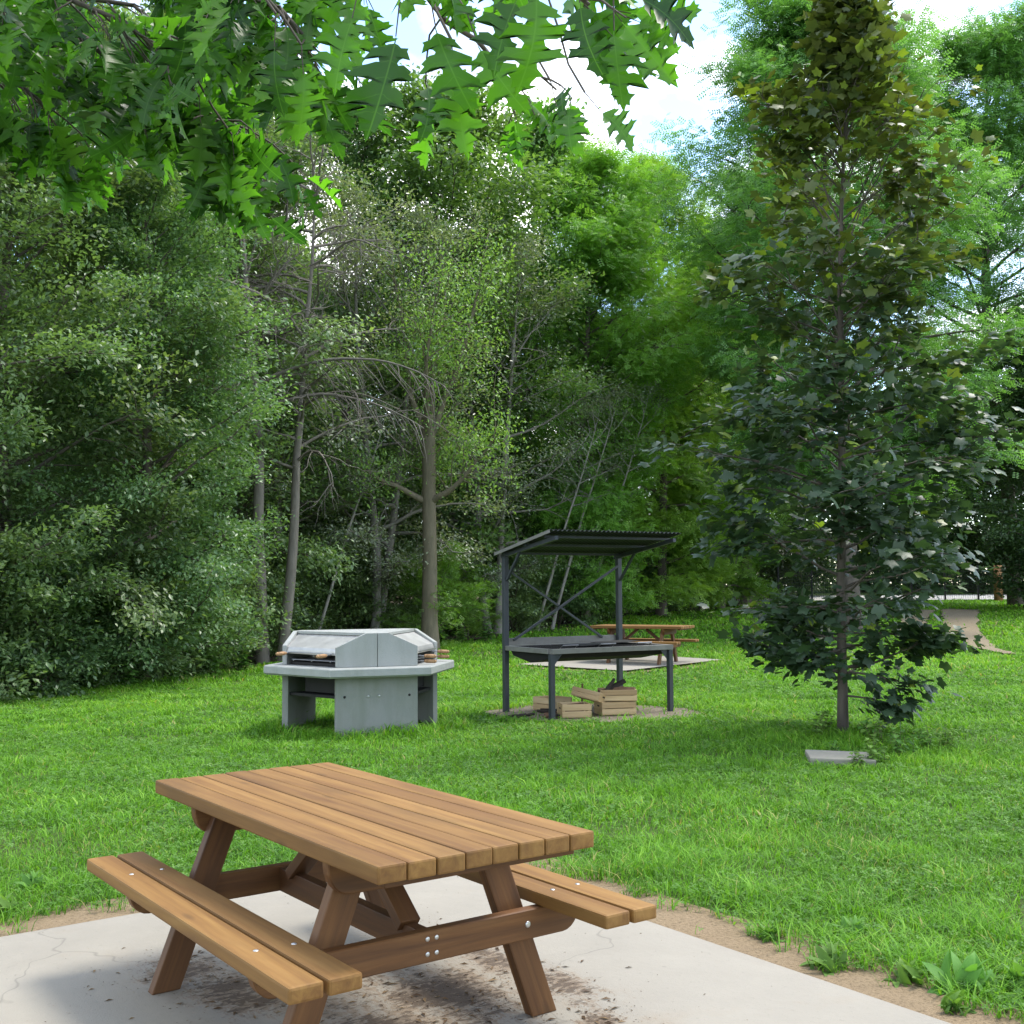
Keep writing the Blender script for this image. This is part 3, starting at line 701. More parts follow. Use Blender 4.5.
def log(p,q,r,name,label,mat,seed,group):
    rr=random.Random(seed); bm=bmesh.new(); m,L=between(p,q); n=7; rings=[]
    prof=[rr.uniform(.7,1.15) for _ in range(n)]
    for i in range(6):
        t=i/5-.5; sc=1 if 0<i<5 else .9
        rings.append([bm.verts.new(m@Vector((t*L,prof[k]*sc*r*math.cos(2*math.pi*k/n)+rr.uniform(-.004,.004),prof[k]*sc*r*math.sin(2*math.pi*k/n)+rr.uniform(-.004,.004)))) for k in range(n)])
    for i in range(5):
        for k in range(n): bm.faces.new((rings[i][k],rings[i][(k+1)%n],rings[i+1][(k+1)%n],rings[i+1][k]))
    bm.faces.new(rings[0][::-1]); bm.faces.new(rings[-1])
    return props(bm_obj(name,bm,mat),label,'firewood',group)
zt_=cz(1.28,14.24)+.166+.10
for i,(x,y,dx,dy,dz,r,h) in enumerate([(1.22,14.25,.16,.05,.02,.035,.05),(1.34,14.22,.15,-.05,.01,.04,.045),(1.28,14.3,.12,.09,.05,.03,.105),(1.42,14.28,.1,-.02,.0,.035,.06),(1.2,14.2,.06,.1,.06,.03,.12)]):
    log((x-dx,y-dy,zt_+h-.03-dz),(x+dx,y+dy,zt_+h-.03+dz),r,'firewood_log','dark split log lying in the topmost crate of the right stack',M['char'] if i in(2,4) else M['firewood'],i,'logs in the upper crate')
for i in range(9):
    a=rnd.uniform(0,3.1); x=.28+rnd.uniform(-.28,.25); y=14.0+rnd.uniform(-.18,.3); L=rnd.uniform(.1,.22); z=gzf(x,y)+.03+.012*(i%3)
    log((x-L*math.cos(a),y-L*math.sin(a)*.6,z),(x+L*math.cos(a),y+L*math.sin(a)*.6,z+.01),rnd.uniform(.012,.022),'charred_stick','charred stick on the ground left of the crates',M['char'] if i%3 else M['wood_grey'] if False else M['firewood'],30+i,'charred sticks beside the crates')
log((.86,14.35,cz(.9,14.4)+.03),(.87,14.37,cz(.9,14.4)+.36),.012,'kindling_stick','thin stick standing upright among the crates',M['firewood'],77,None)
for i in range(5):
    a=rnd.uniform(-.6,.6); x=.78+rnd.uniform(-.1,.1); y=13.96+rnd.uniform(-.07,.07); z=cz(x,y)+.03+.028*i
    log((x-.13*math.cos(a),y-.13*math.sin(a),z),(x+.13*math.cos(a),y+.13*math.sin(a),z+.015),.014,'kindling_stick','piece of kindling heaped in the front crate',M['firewood'],90+i,'kindling in the front crate')

# far table
f2=copy_tree(near,(2.6,23.0,gzf(2.6,23)+.052),(0,0,R(-27)),label='distant picnic table on the small far slab behind the covered grill')

# drain lid by the maple
bm=bmesh.new(); board(bm,(.56,.42,.07),Matrix.Identity(4),.012,.5)
dl=bm_obj('concrete_lid',bm,M['lid']); dl.location=(2.90,10.25,gzf(2.9,10.2)+.05); dl.rotation_euler=(R(2),R(1.5),R(-8)); props(dl,'flat grey concrete lid lying in the weeds before the maple trunk','concrete lid')

# ------------------------------------------------------------------ foliage
def unit(a): return a/np.maximum(np.linalg.norm(a,axis=-1,keepdims=True),1e-9)
def leaves(P,D,Nn,S,tpl,tris,rng,V=None,curl=0.):
    """P positions (stalk ends), D leaf directions, Nn normals, S sizes; tpl template verts (m,3): along, across, up"""
    D=unit(D); Y=unit(np.cross(Nn,D)); Z=np.cross(D,Y)
    m=len(tpl); n=len(P)
    X=P[:,None,:]+S[:,None,None]*(tpl[None,:,0,None]*D[:,None,:]+tpl[None,:,1,None]*Y[:,None,:]+tpl[None,:,2,None]*Z[:,None,:])
    T=(tris[None]+(np.arange(n)*m)[:,None,None]).reshape(-1,tris.shape[1])
    if V is None: V=rng.random(n)
    return X.reshape(-1,3),T,np.repeat(V,m)
TPL_OV=np.array([(0,0,0),(.45,.27,.07),(1,0,-.05),(.45,-.27,.07)]); TRI_OV=np.array([(0,2,1),(0,3,2)])
# small spray of leaflets for feathery trees
def spray_tpl(k=4,w=.10,l=.26):
    v=[];t=[]
    for i in range(k):
        for s in (-1,1):
            b=len(v); x=.12+.8*i/k
            v+=[(x,0,0),(x+.09,s*l*.5,.02),(x+.04,s*l,-.03),(x-.05,s*l*.5,.02)]
            t+=[(b,b+1,b+2),(b,b+2,b+3)]
    return np.array(v),np.array(t)
TPL_SP,TRI_SP=spray_tpl()
# maple leaf, five pointed lobes, fan round the centre of the blade
ma=[(-180,.0),(-158,.36),(-140,.50),(-128,.58),(-112,.52),(-96,.56),(-78,.72),(-62,.88),(-52,.76),(-40,.64),(-30,.62),(-18,.74),(-10,.84),(0,1.0),(10,.84),(18,.74),(30,.62),(40,.64),(52,.76),(62,.88),(78,.72),(96,.56),(112,.52),(128,.58),(140,.50),(158,.36)]
TPL_MA=[(.36,0,.03)]+[(.36+.62*r*math.cos(R(a)),.62*r*math.sin(R(a)),-.10*r*r) for a,r in ma]; TPL_MA[1]=(.24,0,0)
TPL_MA=np.array(TPL_MA); n_=len(ma); TRI_MA=np.array([(0,1+i,1+(i+1)%n_) for i in range(n_)])
# red oak leaf: midrib stations with deep forward pointing bristle lobes
def oak_tpl():
    # (midrib t, outline t, half width)
    o=[(.0,.0,.006),(.07,.07,.008),(.10,.09,.05),(.13,.13,.10),(.16,.17,.20),(.18,.20,.19),(.20,.27,.25),(.23,.26,.17),(.26,.26,.115),(.29,.285,.095),(.33,.32,.12),(.36,.345,.19),(.39,.37,.31),(.41,.41,.29),(.44,.49,.40),(.46,.475,.33),(.485,.47,.22),(.51,.475,.14),(.54,.50,.105),(.58,.55,.125),(.61,.575,.19),(.64,.61,.30),(.66,.645,.285),(.685,.73,.375),(.70,.705,.29),(.725,.69,.19),(.75,.695,.12),(.78,.73,.09),(.82,.78,.11),(.85,.83,.185),(.87,.85,.13),(.90,.90,.10),(.93,.96,.09),(.95,.94,.05),(1.0,1.04,.0)]
    v=[];t=[]
    for i,(a,b,w) in enumerate(o):
        z=.05*math.sin(a*3)-.02; v+=[(a,0,z),(b,w,z+.10*w-.18*w*w),(b,-w,z+.10*w-.18*w*w)]
    for i in range(len(o)-1):
        p=3*i;q=p+3
        t+=[(p,q,q+1),(p,q+1,p+1),(p,q+2,q),(p,p+2,q+2)]
    v=np.array(v); v[:,0]+=.0; return v,np.array(t)
TPL_OK,TRI_OK=oak_tpl()

class Tubes:
    def __init__(s): s.V=[];s.F=[];s.n=0
    def add(s,P,Rr,k=6):
        P=np.asarray(P,float); m=len(P); T=unit(np.gradient(P,axis=0)); ref=np.array([.3,.9,.1]) if abs(T[0,2])>.8 else np.array([0,0,1.])
        A=unit(np.cross(T,ref)); B=np.cross(T,A); a=np.arange(k)*2*np.pi/k
        X=P[:,None]+np.asarray(Rr)[:,None,None]*(np.cos(a)[None,:,None]*A[:,None]+np.sin(a)[None,:,None]*B[:,None])
        i,j=np.meshgrid(np.arange(m-1),np.arange(k),indexing='ij'); q=s.n+i*k+j; r=s.n+i*k+(j+1)%k
        s.V.append(X.reshape(-1,3)); s.F.append(np.stack([q,r,r+k,q+k],-1).reshape(-1,4)); s.n+=m*k
    def obj(s,name,mat,parent): return tri_obj(name,np.concatenate(s.V),np.concatenate(s.F),mat,parent,smooth=True)
def curve(p0,d,L,n,rng,wander=.15,grav=0.):
    P=[np.array(p0,float)]; d=unit(np.array(d,float))
    for i in range(n):
        d=unit(d+rng.normal(0,wander,3)+np.array([0,0,grav])); P.append(P[-1]+d*L/n)
    return np.array(P)
def at_(P,t):
    x=t*(len(P)-1); i=min(int(x),len(P)-2); return P[i]+(P[i+1]-P[i])*(x-i), unit(P[i+1]-P[i])

def make_tree(name,seed,H,Rc,leaf,bark,label='',cat='tree',base=.12,nl=30,ns=8,nt_=5,per=16,lsz=.085,trunk_r=.14,prof=None,elev=(10,55),clr=.22,
              flat=.55,tpl='ov',lean=(0,0),bare=0.,twig_show=.3,normup=1.,group=None,colz=None,limb_grav=.0,stems=1,trunk_w=.04,crown_name='crown',droop=.0,thin=None,extra=()):
    rng=np.random.default_rng(seed); root=thing(name,label,cat,group=group); tb=Tubes(); AP=[];AD=[];AO=[]
    prof=prof or (lambda s:(math.sin(math.pi*min(1,.12+.88*s))**.6)*(1 if s<.5 else 1-.25*(s-.5)))
    for st in range(stems):
        off=np.array([rng.normal(0,.25),rng.normal(0,.25),0]) if stems>1 else np.zeros(3)
        ld=np.array([lean[0]+rng.normal(0,.12)*(stems>1),lean[1]+rng.normal(0,.12)*(stems>1),1.])
        tp=curve(off-np.array([0,0,.15]),ld,H*.97,10,rng,trunk_w,.05)
        tr_=trunk_r/ (stems**.5)*np.array([1.35,1,.92,.85,.77,.68,.58,.46,.34,.2,.06])
        tb.add(tp,tr_,9)
        for i in range(nl//stems):
            s=(i+rng.random())/(nl//stems); t=base+(1-base)*s*.98
            p0,_=at_(tp,t); az=i*2.39996+rng.normal(0,.35)+st; el=R(elev[0]+(elev[1]-elev[0])*s+rng.normal(0,8))
            L=Rc*prof(s)*rng.uniform(.72,1.15)/max(.5,math.cos(el))**.5
            d=np.array([math.cos(az)*math.cos(el),math.sin(az)*math.cos(el),math.sin(el)])
            lp=curve(p0,d,L,6,rng,.13,limb_grav); r0=max(.012,trunk_r*.42*(1-s*.75)); tb.add(lp,r0*np.linspace(1,.15,7),5)
            barelimb=rng.random()<bare
            for j in range(ns):
                u=.22+.78*(j+rng.random())/ns; q,dd=at_(lp,min(.999,u)); side=unit(np.cross(dd,[0,0,1])+1e-6)*(1 if j%2 else -1)
                sd=unit(dd*rng.uniform(.4,1)+side*rng.uniform(.3,1)+np.array([0,0,rng.normal(.05,.3)-droop])); SL=L*rng.uniform(.22,.42)*(1.25-u*.6)
                sp=curve(q,sd,SL,4,rng,.18,-droop*.3)
                if rng.random()<twig_show or barelimb: tb.add(sp,max(.006,r0*.3)*np.linspace(1,.25,5),4)
                for k in range(nt_):
                    w=.25+.75*(k+rng.random())/nt_; c,cd=at_(sp,min(.999,w))
                    if barelimb:
                        tw=curve(c,cd+rng.normal(0,.6,3),SL*rng.uniform(.3,.6),3,rng,.25,-.05); tb.add(tw,.006*np.linspace(1,.4,4),3); continue
                    AP.append(c); AD.append(cd); AO.append(unit(c-np.array([p0[0],p0[1],c[2]-.4])))
    for (hz,az,el,L) in extra:
        d=np.array([math.cos(az)*math.cos(el),math.sin(az)*math.cos(el),math.sin(el)]); lp=curve((0,0,hz),d,L,6,rng,.06); tb.add(lp,.014*np.linspace(1,.2,7),5)
        for j in range(ns+1):
            q,dd=at_(lp,min(.999,.3+.7*(j+rng.random())/(ns+3))); side=unit(np.cross(dd,[0,0,1]))*(1 if j%2 else -1); sp=curve(q,dd*.7+side*.6,L*.28*(1.2-j/(ns+3)*.6),4,rng,.12)
            tb.add(sp,.005*np.linspace(1,.3,5),4)
            for k in range(nt_+1): c,cd=at_(sp,rng.uniform(.3,.99)); AP.append(c); AD.append(cd); AO.append(d)
    AP=np.array(AP);AD=np.array(AD);AO=np.array(AO); K=len(AP)
    P=np.repeat(AP,per,0); n=len(P)
    P=P+rng.normal(0,clr,(n,3))*np.array([1,1,flat])
    D=np.repeat(AD,per,0)*.5+np.repeat(AO,per,0)*.6+rng.normal(0,.55,(n,3)); D[:,2]-=.25+droop
    Nn=np.array([0,0,normup])+np.repeat(AO,per,0)*.45+rng.normal(0,.42,(n,3))
    S=lsz*rng.uniform(.65,1.3,n)
    clv=np.repeat(rng.random(K),per); bv=np.repeat(np.repeat(rng.random(-(-K//nt_)),nt_)[:K],per); Vv=np.clip(.35*clv+.35*bv+.3*rng.random(n),0,1)
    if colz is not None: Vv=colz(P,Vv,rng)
    if thin is not None:
        kk=thin(P,rng); P=P[kk];D=D[kk];Nn=Nn[kk];S=S[kk];Vv=Vv[kk]
    tpv={'ov':(TPL_OV,TRI_OV),'sp':(TPL_SP,TRI_SP),'ma':(TPL_MA,TRI_MA)}[tpl]
    X,T,A=leaves(P,D,Nn,S,*tpv,rng,Vv)
    tb.obj('trunk',bark,root); tri_obj(crown_name,X,T,leaf,root,{'v':A})
    return root

# --- young purple-green maple on the lawn
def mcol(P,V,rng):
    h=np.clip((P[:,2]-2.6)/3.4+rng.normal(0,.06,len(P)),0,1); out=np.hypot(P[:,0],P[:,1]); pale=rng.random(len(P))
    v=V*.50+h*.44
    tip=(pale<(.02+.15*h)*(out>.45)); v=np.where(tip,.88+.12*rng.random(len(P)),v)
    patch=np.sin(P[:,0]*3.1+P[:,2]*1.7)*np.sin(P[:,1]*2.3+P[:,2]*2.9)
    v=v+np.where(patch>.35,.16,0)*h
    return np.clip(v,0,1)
def mprof(s):
    return float(np.interp(s,[0,.04,.12,.3,.5,.68,.82,.92,1],[.75,.62,.95,1.05,1.0,.82,.5,.27,.15]))
def mthin(P,rng):
    h=np.clip((P[:,2]-3.2)/2.2,0,1); out=np.hypot(P[:,0],P[:,1])
    g=np.sin(P[:,0]*2.9+1)*np.sin(P[:,1]*2.7+2)*np.sin(P[:,2]*2.3+.6)+.5*np.sin(P[:,0]*6.1+P[:,2]*5)*np.sin(P[:,1]*5.3+P[:,2]*3)
    keep=rng.random(len(P))<(.92-.30*h)
    return keep&~((g>.22-.08*h)&(rng.random(len(P))<.9))
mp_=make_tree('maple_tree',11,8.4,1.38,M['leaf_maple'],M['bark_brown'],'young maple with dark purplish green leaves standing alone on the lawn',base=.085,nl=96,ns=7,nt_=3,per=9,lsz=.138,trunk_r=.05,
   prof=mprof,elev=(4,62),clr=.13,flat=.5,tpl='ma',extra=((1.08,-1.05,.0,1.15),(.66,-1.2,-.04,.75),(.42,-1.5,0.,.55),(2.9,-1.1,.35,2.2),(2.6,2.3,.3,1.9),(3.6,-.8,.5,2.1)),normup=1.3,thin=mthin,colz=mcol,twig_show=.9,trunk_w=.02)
mp_.location=(3.46,12.1,gzf(3.46,12.1)); mp_.rotation_euler=(0,0,1.0)

# --- forest kinds
def P_(x,y): return (x,y,gzf(x,y))
def put(proto,u,y,sc=1.,rz=None,label=None,group=None,scz=None,first=None,tilt=(0,0)):
    x=(u-512)/1139.5*y; rz=rnd.uniform(0,6.28) if rz is None else rz; loc=(x,y,gzf(x,y)-.05)
    s=(sc,sc,scz or sc)
    if not proto.get('_used'):
        proto['_used']=1; o=proto; o.location=loc; o.rotation_euler=(tilt[0],tilt[1],rz); o.scale=s
        if label: o['label']=label
        if group: o['group']=group
        return o
    return copy_tree(proto,loc,(tilt[0],tilt[1],rz),s,label,group)
T_A=make_tree('broadleaf_tree',21,11.5,3.3,M['leaf_dense'],M['bark_brown'],base=.02,nl=66,ns=10,nt_=5,per=25,lsz=.105,clr=.21,prof=lambda s:float(np.interp(s,[0,.2,.5,.8,1],[.85,1,.95,.65,.25])))
T_B=make_tree('broadleaf_tree',22,12.5,3.0,M['leaf_dense'],M['bark_brown'],base=.04,nl=60,ns=10,nt_=5,per=25,lsz=.098,clr=.19,prof=lambda s:float(np.interp(s,[0,.3,.6,.85,1],[.8,1,.9,.6,.25])))
T_C=make_tree('broadleaf_tree',23,14,3.6,M['leaf_mid'],M['bark_brown'],base=.15,nl=60,ns=10,nt_=5,per=17,lsz=.15,clr=.30)
T_D=make_tree('broadleaf_tree',24,15,3.4,M['leaf_bright'],M['bark_brown'],base=.06,nl=60,ns=10,nt_=5,per=12,lsz=.27,clr=.33,tpl='sp',droop=.1)
T_E=make_tree('silvery_tree',25,12.5,3.6,M['leaf_grey'],M['bark_grey'],base=.12,nl=50,ns=9,nt_=5,per=15,lsz=.095,clr=.27,bare=.22,twig_show=.8,stems=2,trunk_r=.17)
T_F=make_tree('locust_tree',26,20,5.2,M['leaf_locust'],M['bark_brown'],base=.22,nl=62,ns=10,nt_=5,per=17,lsz=.34,clr=.38,flat=.4,tpl='sp',droop=.12,trunk_r=.24,elev=(15,50))
T_G=make_tree('dark_tree',27,12,3.4,M['leaf_dark'],M['bark_brown'],base=.02,nl=56,ns=9,nt_=5,per=15,lsz=.20,clr=.36)
T_S=make_tree('shrub',28,2.6,1.5,M['leaf_dense'],M['bark_brown'],cat='shrub',base=.05,nl=33,ns=7,nt_=4,per=13,lsz=.11,clr=.16,trunk_r=.03,stems=3,prof=lambda s:float(np.interp(s,[0,.4,1],[.9,1,.4])))
T_S2=make_tree('shrub',29,2.2,1.4,M['leaf_bright'],M['bark_brown'],cat='shrub',base=.05,nl=22,ns=6,nt_=4,per=8,lsz=.17,clr=.14,trunk_r=.03,stems=3,tpl='sp')
T_H=make_tree('pale_sapling',30,8.5,1.6,M['leaf_grey'],M['bark_pale'],base=.55,nl=14,ns=6,nt_=3,per=10,lsz=.07,clr=.2,lean=(.28,0),trunk_r=.055,twig_show=.9,bare=.2)

gl='leafy trees at the left forest edge'
put(T_A,20,18.8,1.02,0.3,'leafy tree at the far left edge, its foliage reaching down to the lawn',gl)
put(T_A,150,20.3,.80,2.1,'rounded leafy tree whose low boughs overhang the lawn left of the barbecue',gl)
put(T_B,-60,16.8,.95,1.0,'leafy tree half outside the left edge of the view',gl)
put(T_B,95,23,1.08,4.0,'tall leafy tree rising behind the two low ones at the left',gl)
put(T_A,215,25.5,1.12,5.0,'leafy tree standing just left of the bare forked trunks',gl)
put(T_B,165,27.5,1.25,1.4,'tallest leafy tree in the second row left of the bare trunks',gl)
put(T_B,-20,25,1.15,3,'tree in the second row at the far left',gl)
gm='leafy trees in the middle of the forest'
put(T_C,430,33.5,1.15,1.2,'tree with the stout upright trunk in the middle of the forest',gm)
put(T_B,360,33,1.26,.7,'leafy tree between the bare trunks and the stout trunk',gm)
put(T_C,520,37,1.24,3.3,'tall leafy tree behind the covered grill, left part',gm)
put(T_B,480,36.5,.70,2.5,'lower leafy tree behind the stout trunk',gm)
gr='bright green feathery trees right of the centre'
put(T_D,585,36.5,1.05,.4,'feathery bright tree above the roof of the covered grill',gr)
put(T_D,660,41,1.15,2.2,'feathery bright tree right of the covered grill roof, tallest of its group',gr)
put(T_D,720,45,.95,4.1,'feathery bright tree just left of the purplish maple',gr)
put(T_D,700,37.5 if False else 43,.5,1.1,'low feathery bright tree at the end of the lawn left of the maple',gr)
put(T_E,268,27.5,1.0,.9,'grey forked tree with bare twigs between the left trees and the centre','bare twigged grey trees')
put(T_E,375,28.5,.92,2.4,'lower silvery tree with drooping bare twigs beside the stout trunk','bare twigged grey trees')
put(T_E,490,32,.92,4.2,'silvery tree just left of the covered grill roof','bare twigged grey trees')
for u,y,s,tl in ((535,33.3,.85,.0),(550,34.2,.9,.06),(582,36,.95,.12),(312,26.5,.75,.1)):
    put(T_H,u,y,s,rnd.uniform(-.3,.3),{535:'thin pale stem leaning behind the left post of the shelter',550:'second thin pale stem behind the left half of the shelter roof',582:'pale leaning stem behind the right half of the shelter roof',312:'pale leaning stem behind the barbecue'}[u],'thin pale leaning stems')
gf='tall airy locust trees behind the maple'
put(T_F,850,33,.98,.5,'tall airy locust rising directly behind the maple',gf)
put(T_F,1015,47,1.2,2.6,'airy locust right of the maple with sky showing through',gf)
put(T_F,745,50,.95,4.0,'airy locust behind the bright trees left of the maple top',gf)
put(T_G,1040,43,.9,.5,'dark tree at the right edge beside the track','dark trees at the right')
for u,y,s in ((800,57,.85),(880,64,.9),(935,70,.8),(760,54,.8),(1000,62,1.0)):
    put(T_G,u,y,s,None,'dark tree in the row beyond the road behind the maple','dark trees beyond the road')
gb='deep forest trees behind the front rows'
for u,y,s in ((-120,30,1.1),(20,33,1.15),(150,35,1.1),(280,38,1.05),(330,44,1.1),(420,45,1.15),(500,50,1.2),(575,52,1.2),(640,56,1.15),(60,45,1.3),(220,48,1.3),(700,58,1.15),(-220,26,1.1)):
    put([T_A,T_G,T_C][int(abs(u)/10)%3],u,y,s,None,'tree deep in the forest, mostly hidden by the rows in front',gb)
gs='shrubs along the forest edge'
for u,y,s in ((-30,16.2,.9),(30,17.6,.8),(75,18.6,.85),(130,19.8,.8),(185,21.4,.8),(235,24,.85),(290,26.5,.8),(340,28.5,.9),(385,29.8,.95),(450,31.8,.9),(500,33.5,.9),(550,36,1.0),(600,38.5,1.),(650,42.5,1.)):
    put(T_S,u,y,s,None,'leafy shrub in the dark undergrowth along the forest edge',gs)
for u,y,s,lb in ((470,31.2,.9,'bright feathery bush between the barbecue and the shelter'),(690,44,1.3,'bright feathery bush at the far end of the lawn'),(735,47,1.3,'bright bush just left of the maple at the far lawn edge'),(425,28.3,1.0,'bright feathery bush behind the right end of the barbecue')):
    put(T_S2,u,y,s,None,lb,'bright feathery bushes')

# two dark thick bare forked trunks in front of the left centre, with long arching dead boughs
def dead_tree():
    rng=np.random.default_rng(5); root=thing('dead_tree','tall grey half dead tree with twin trunks and arching bare boughs','tree'); tb=Tubes()
    for k,(dx,ln) in enumerate(((-.16,-.015),(.22,.02))):
        tp=curve((dx,0,-.1),(ln,0,1),11.5-k,12,rng,.045,.05); tb.add(tp,(.15-.02*k)*np.linspace(1,.12,13),9)
        for i in range(26):
            t=.38+.6*(i+rng.random())/26; p,_=at_(tp,min(t,.99)); az=rng.uniform(0,6.28); L=rng.uniform(1.2,3.2)*(1.25-t*.6)
            el=rng.uniform(.35,1.0); bp=curve(p,(math.cos(az)*math.cos(el),math.sin(az)*math.cos(el),math.sin(el)),L,7,rng,.13,-.10); tb.add(bp,.038*np.linspace(1,.2,8),5)
            for j in range(7):
                q,d=at_(bp,min(.99,.2+.8*(j+rng.random())/7)); sp=curve(q,d+rng.normal(0,.5,3),L*rng.uniform(.25,.5),5,rng,.2,-.08); tb.add(sp,.014*np.linspace(1,.3,6),4)
                for _ in range(4):
                    q2,d2=at_(sp,rng.uniform(.2,.98)); tb.add(curve(q2,d2+rng.normal(0,.6,3),rng.uniform(.3,.7),3,rng,.25,-.1),.006*np.linspace(1,.4,4),3)
    for (z,az,L) in ((7.5,math.pi*1.02,3.6),(6.8,math.pi*.97,3.0),(6.3,math.pi*1.05,2.4),(5.9,.1,4.0),(5.3,-.12,3.4)):
        bp=curve((0,-.3,z),(math.cos(az)*.9,-.75 if z>6.5 else -.15,.42),L*(1.2 if z>6.5 else 1),12,rng,.05,-.075); tb.add(bp,.045*np.linspace(1,.25,13),6)
        for j in range(20):
            q,d=at_(bp,min(.99,.25+.75*(j+rng.random())/20)); sp=curve(q,d+np.array([rng.normal(0,.3),rng.normal(0,.5),-.5-rng.random()*.5]),rng.uniform(.5,1.2),5,rng,.12,-.12); tb.add(sp,.013*np.linspace(1,.3,6),4)
    tb.obj('trunk',M['bark_dead'],root); return root
dt=dead_tree(); x=(272-512)/1139.5*23.6; dt.location=(x,23.6,gzf(x,23.6))
# stout ivy-brown trunk in the middle
def stout():
    rng=np.random.default_rng(9); root=thing('forked_tree','stout forked trunk rising behind the gap left of the shelter','tree'); tb=Tubes()
    tp=curve((0,0,-.1),(0,0,1),6.2,8,rng,.03,.1); tb.add(tp,.215*np.array([1.25,1,.92,.88,.84,.82,.82,.85,.7]),12)
    AP=[]
    for az,el,L in ((.25,1.15,5),(2.9,1.05,5),(1.4,1.2,6),(-1.3,.9,4),(3.4,.45,2.6),(-.4,.5,2.4),(2.2,.7,3)):
        bp=curve(tp[-2] if L>3.5 else tp[-4],(math.cos(az)*math.cos(el),math.sin(az)*math.cos(el),math.sin(el)),L,8,rng,.12,.03); tb.add(bp,.10*np.linspace(1,.15,9),7)
        for j in range(16):
            q,d=at_(bp,min(.99,.25+.75*(j+rng.random())/16)); sp=curve(q,d+rng.normal(0,.6,3),1.8*rng.uniform(.5,1),4,rng,.2); tb.add(sp,.02*np.linspace(1,.3,5),4)
            for k in range(5): AP.append(at_(sp,rng.uniform(.3,.99))[0])
    AP=np.array(AP); per=26; P=np.repeat(AP,per,0)+rng.normal(0,.3,(len(AP)*per,3)); n=len(P)
    X,T,A=leaves(P,rng.normal(0,1,(n,3))-[0,0,.4],np.array([0,0,1.])+rng.normal(0,.4,(n,3)),.10*rng.uniform(.6,1.3,n),TPL_OV,TRI_OV,rng)
    tb.obj('trunk',M['bark_ivy'],root); tri_obj('crown',X,T,M['leaf_mid'],root,{'v':A}); return root
st=stout(); x=(430-512)/1139.5*27; st.location=(x,27,gzf(x,27)); st.scale=(.92,.92,.92)

# far-off wood closing the view behind everything
def wood():
    rng=np.random.default_rng(71); n=2600
    th=rng.uniform(-.75,.75,n); d=rng.uniform(64,82,n); x=np.sin(th)*d; y=np.cos(th)*d
    # left part of the wood lies closer, behind the front rows
    top=11+3.5*vn1(x*.11)+2*vn1(x*.37+4)
    z=rng.random(n)**1.5*top; per=42
    C=np.stack([x,y,gz(x,y)+z],1); P=np.repeat(C,per,0)+rng.normal(0,.95,(n*per,3))*[1,1,.55]; N_=len(P)
    X,T,A=leaves(P,rng.normal(0,1,(N_,3))-[0,0,.4],np.array([0,-.3,1.])+rng.normal(0,.45,(N_,3)),.42*rng.uniform(.6,1.4,N_),TPL_OV,TRI_OV,rng,np.clip(np.repeat(rng.random(n),per)*.6+.4*rng.random(N_),0,1))
    props(tri_obj('distant_wood',X,T,M['leaf_dark'],None,{'v':A}),'dark far-off wood closing the view beyond the lawn','wood',None,'stuff')
def vn1(x): return .5+.5*np.sin(x*2.1+np.sin(x*1.3)*2)
wood()
# far fence beyond the track, wooden post
fr=thing('metal_fence','black wire fence with thin posts beyond the track at the right','fence',(0,0,0))
xa,xb,yf=12,30,51.5
for i in range(13):
    x=xa+(xb-xa)*i/12; bm=bmesh.new(); bar(bm,(x,yf,gzf(x,yf)-.2),(x,yf,gzf(x,yf)+1.6),.07,.07,(1,0,0)); bm_obj('post',bm,M['fence'],fr)
bm=bmesh.new()
for k in range(10): bar(bm,(xa,yf-.05,gzf(0,yf)+.12+k*.15),(xb,yf-.05,gzf(0,yf)+.12+k*.15),.012,.014,bevel=0)
for k in range(180): x=xa+(xb-xa)*k/180; bar(bm,(x,yf-.062,gzf(0,yf)+.1),(x,yf-.062,gzf(0,yf)+1.5),.008,.008,(1,0,0),bevel=0)
bm_obj('wire_mesh',bm,M['fence'],fr)
bm=bmesh.new(); rod(bm,(21.6,50.8,gzf(21,50.8)-.2),(21.62,50.8,gzf(21,50.8)+1.6),.20,12,.17); x=bm_obj('wooden_post',bm,M['postwood'],None,True); props(x,'short orange brown wooden post before the fence at the right','post')

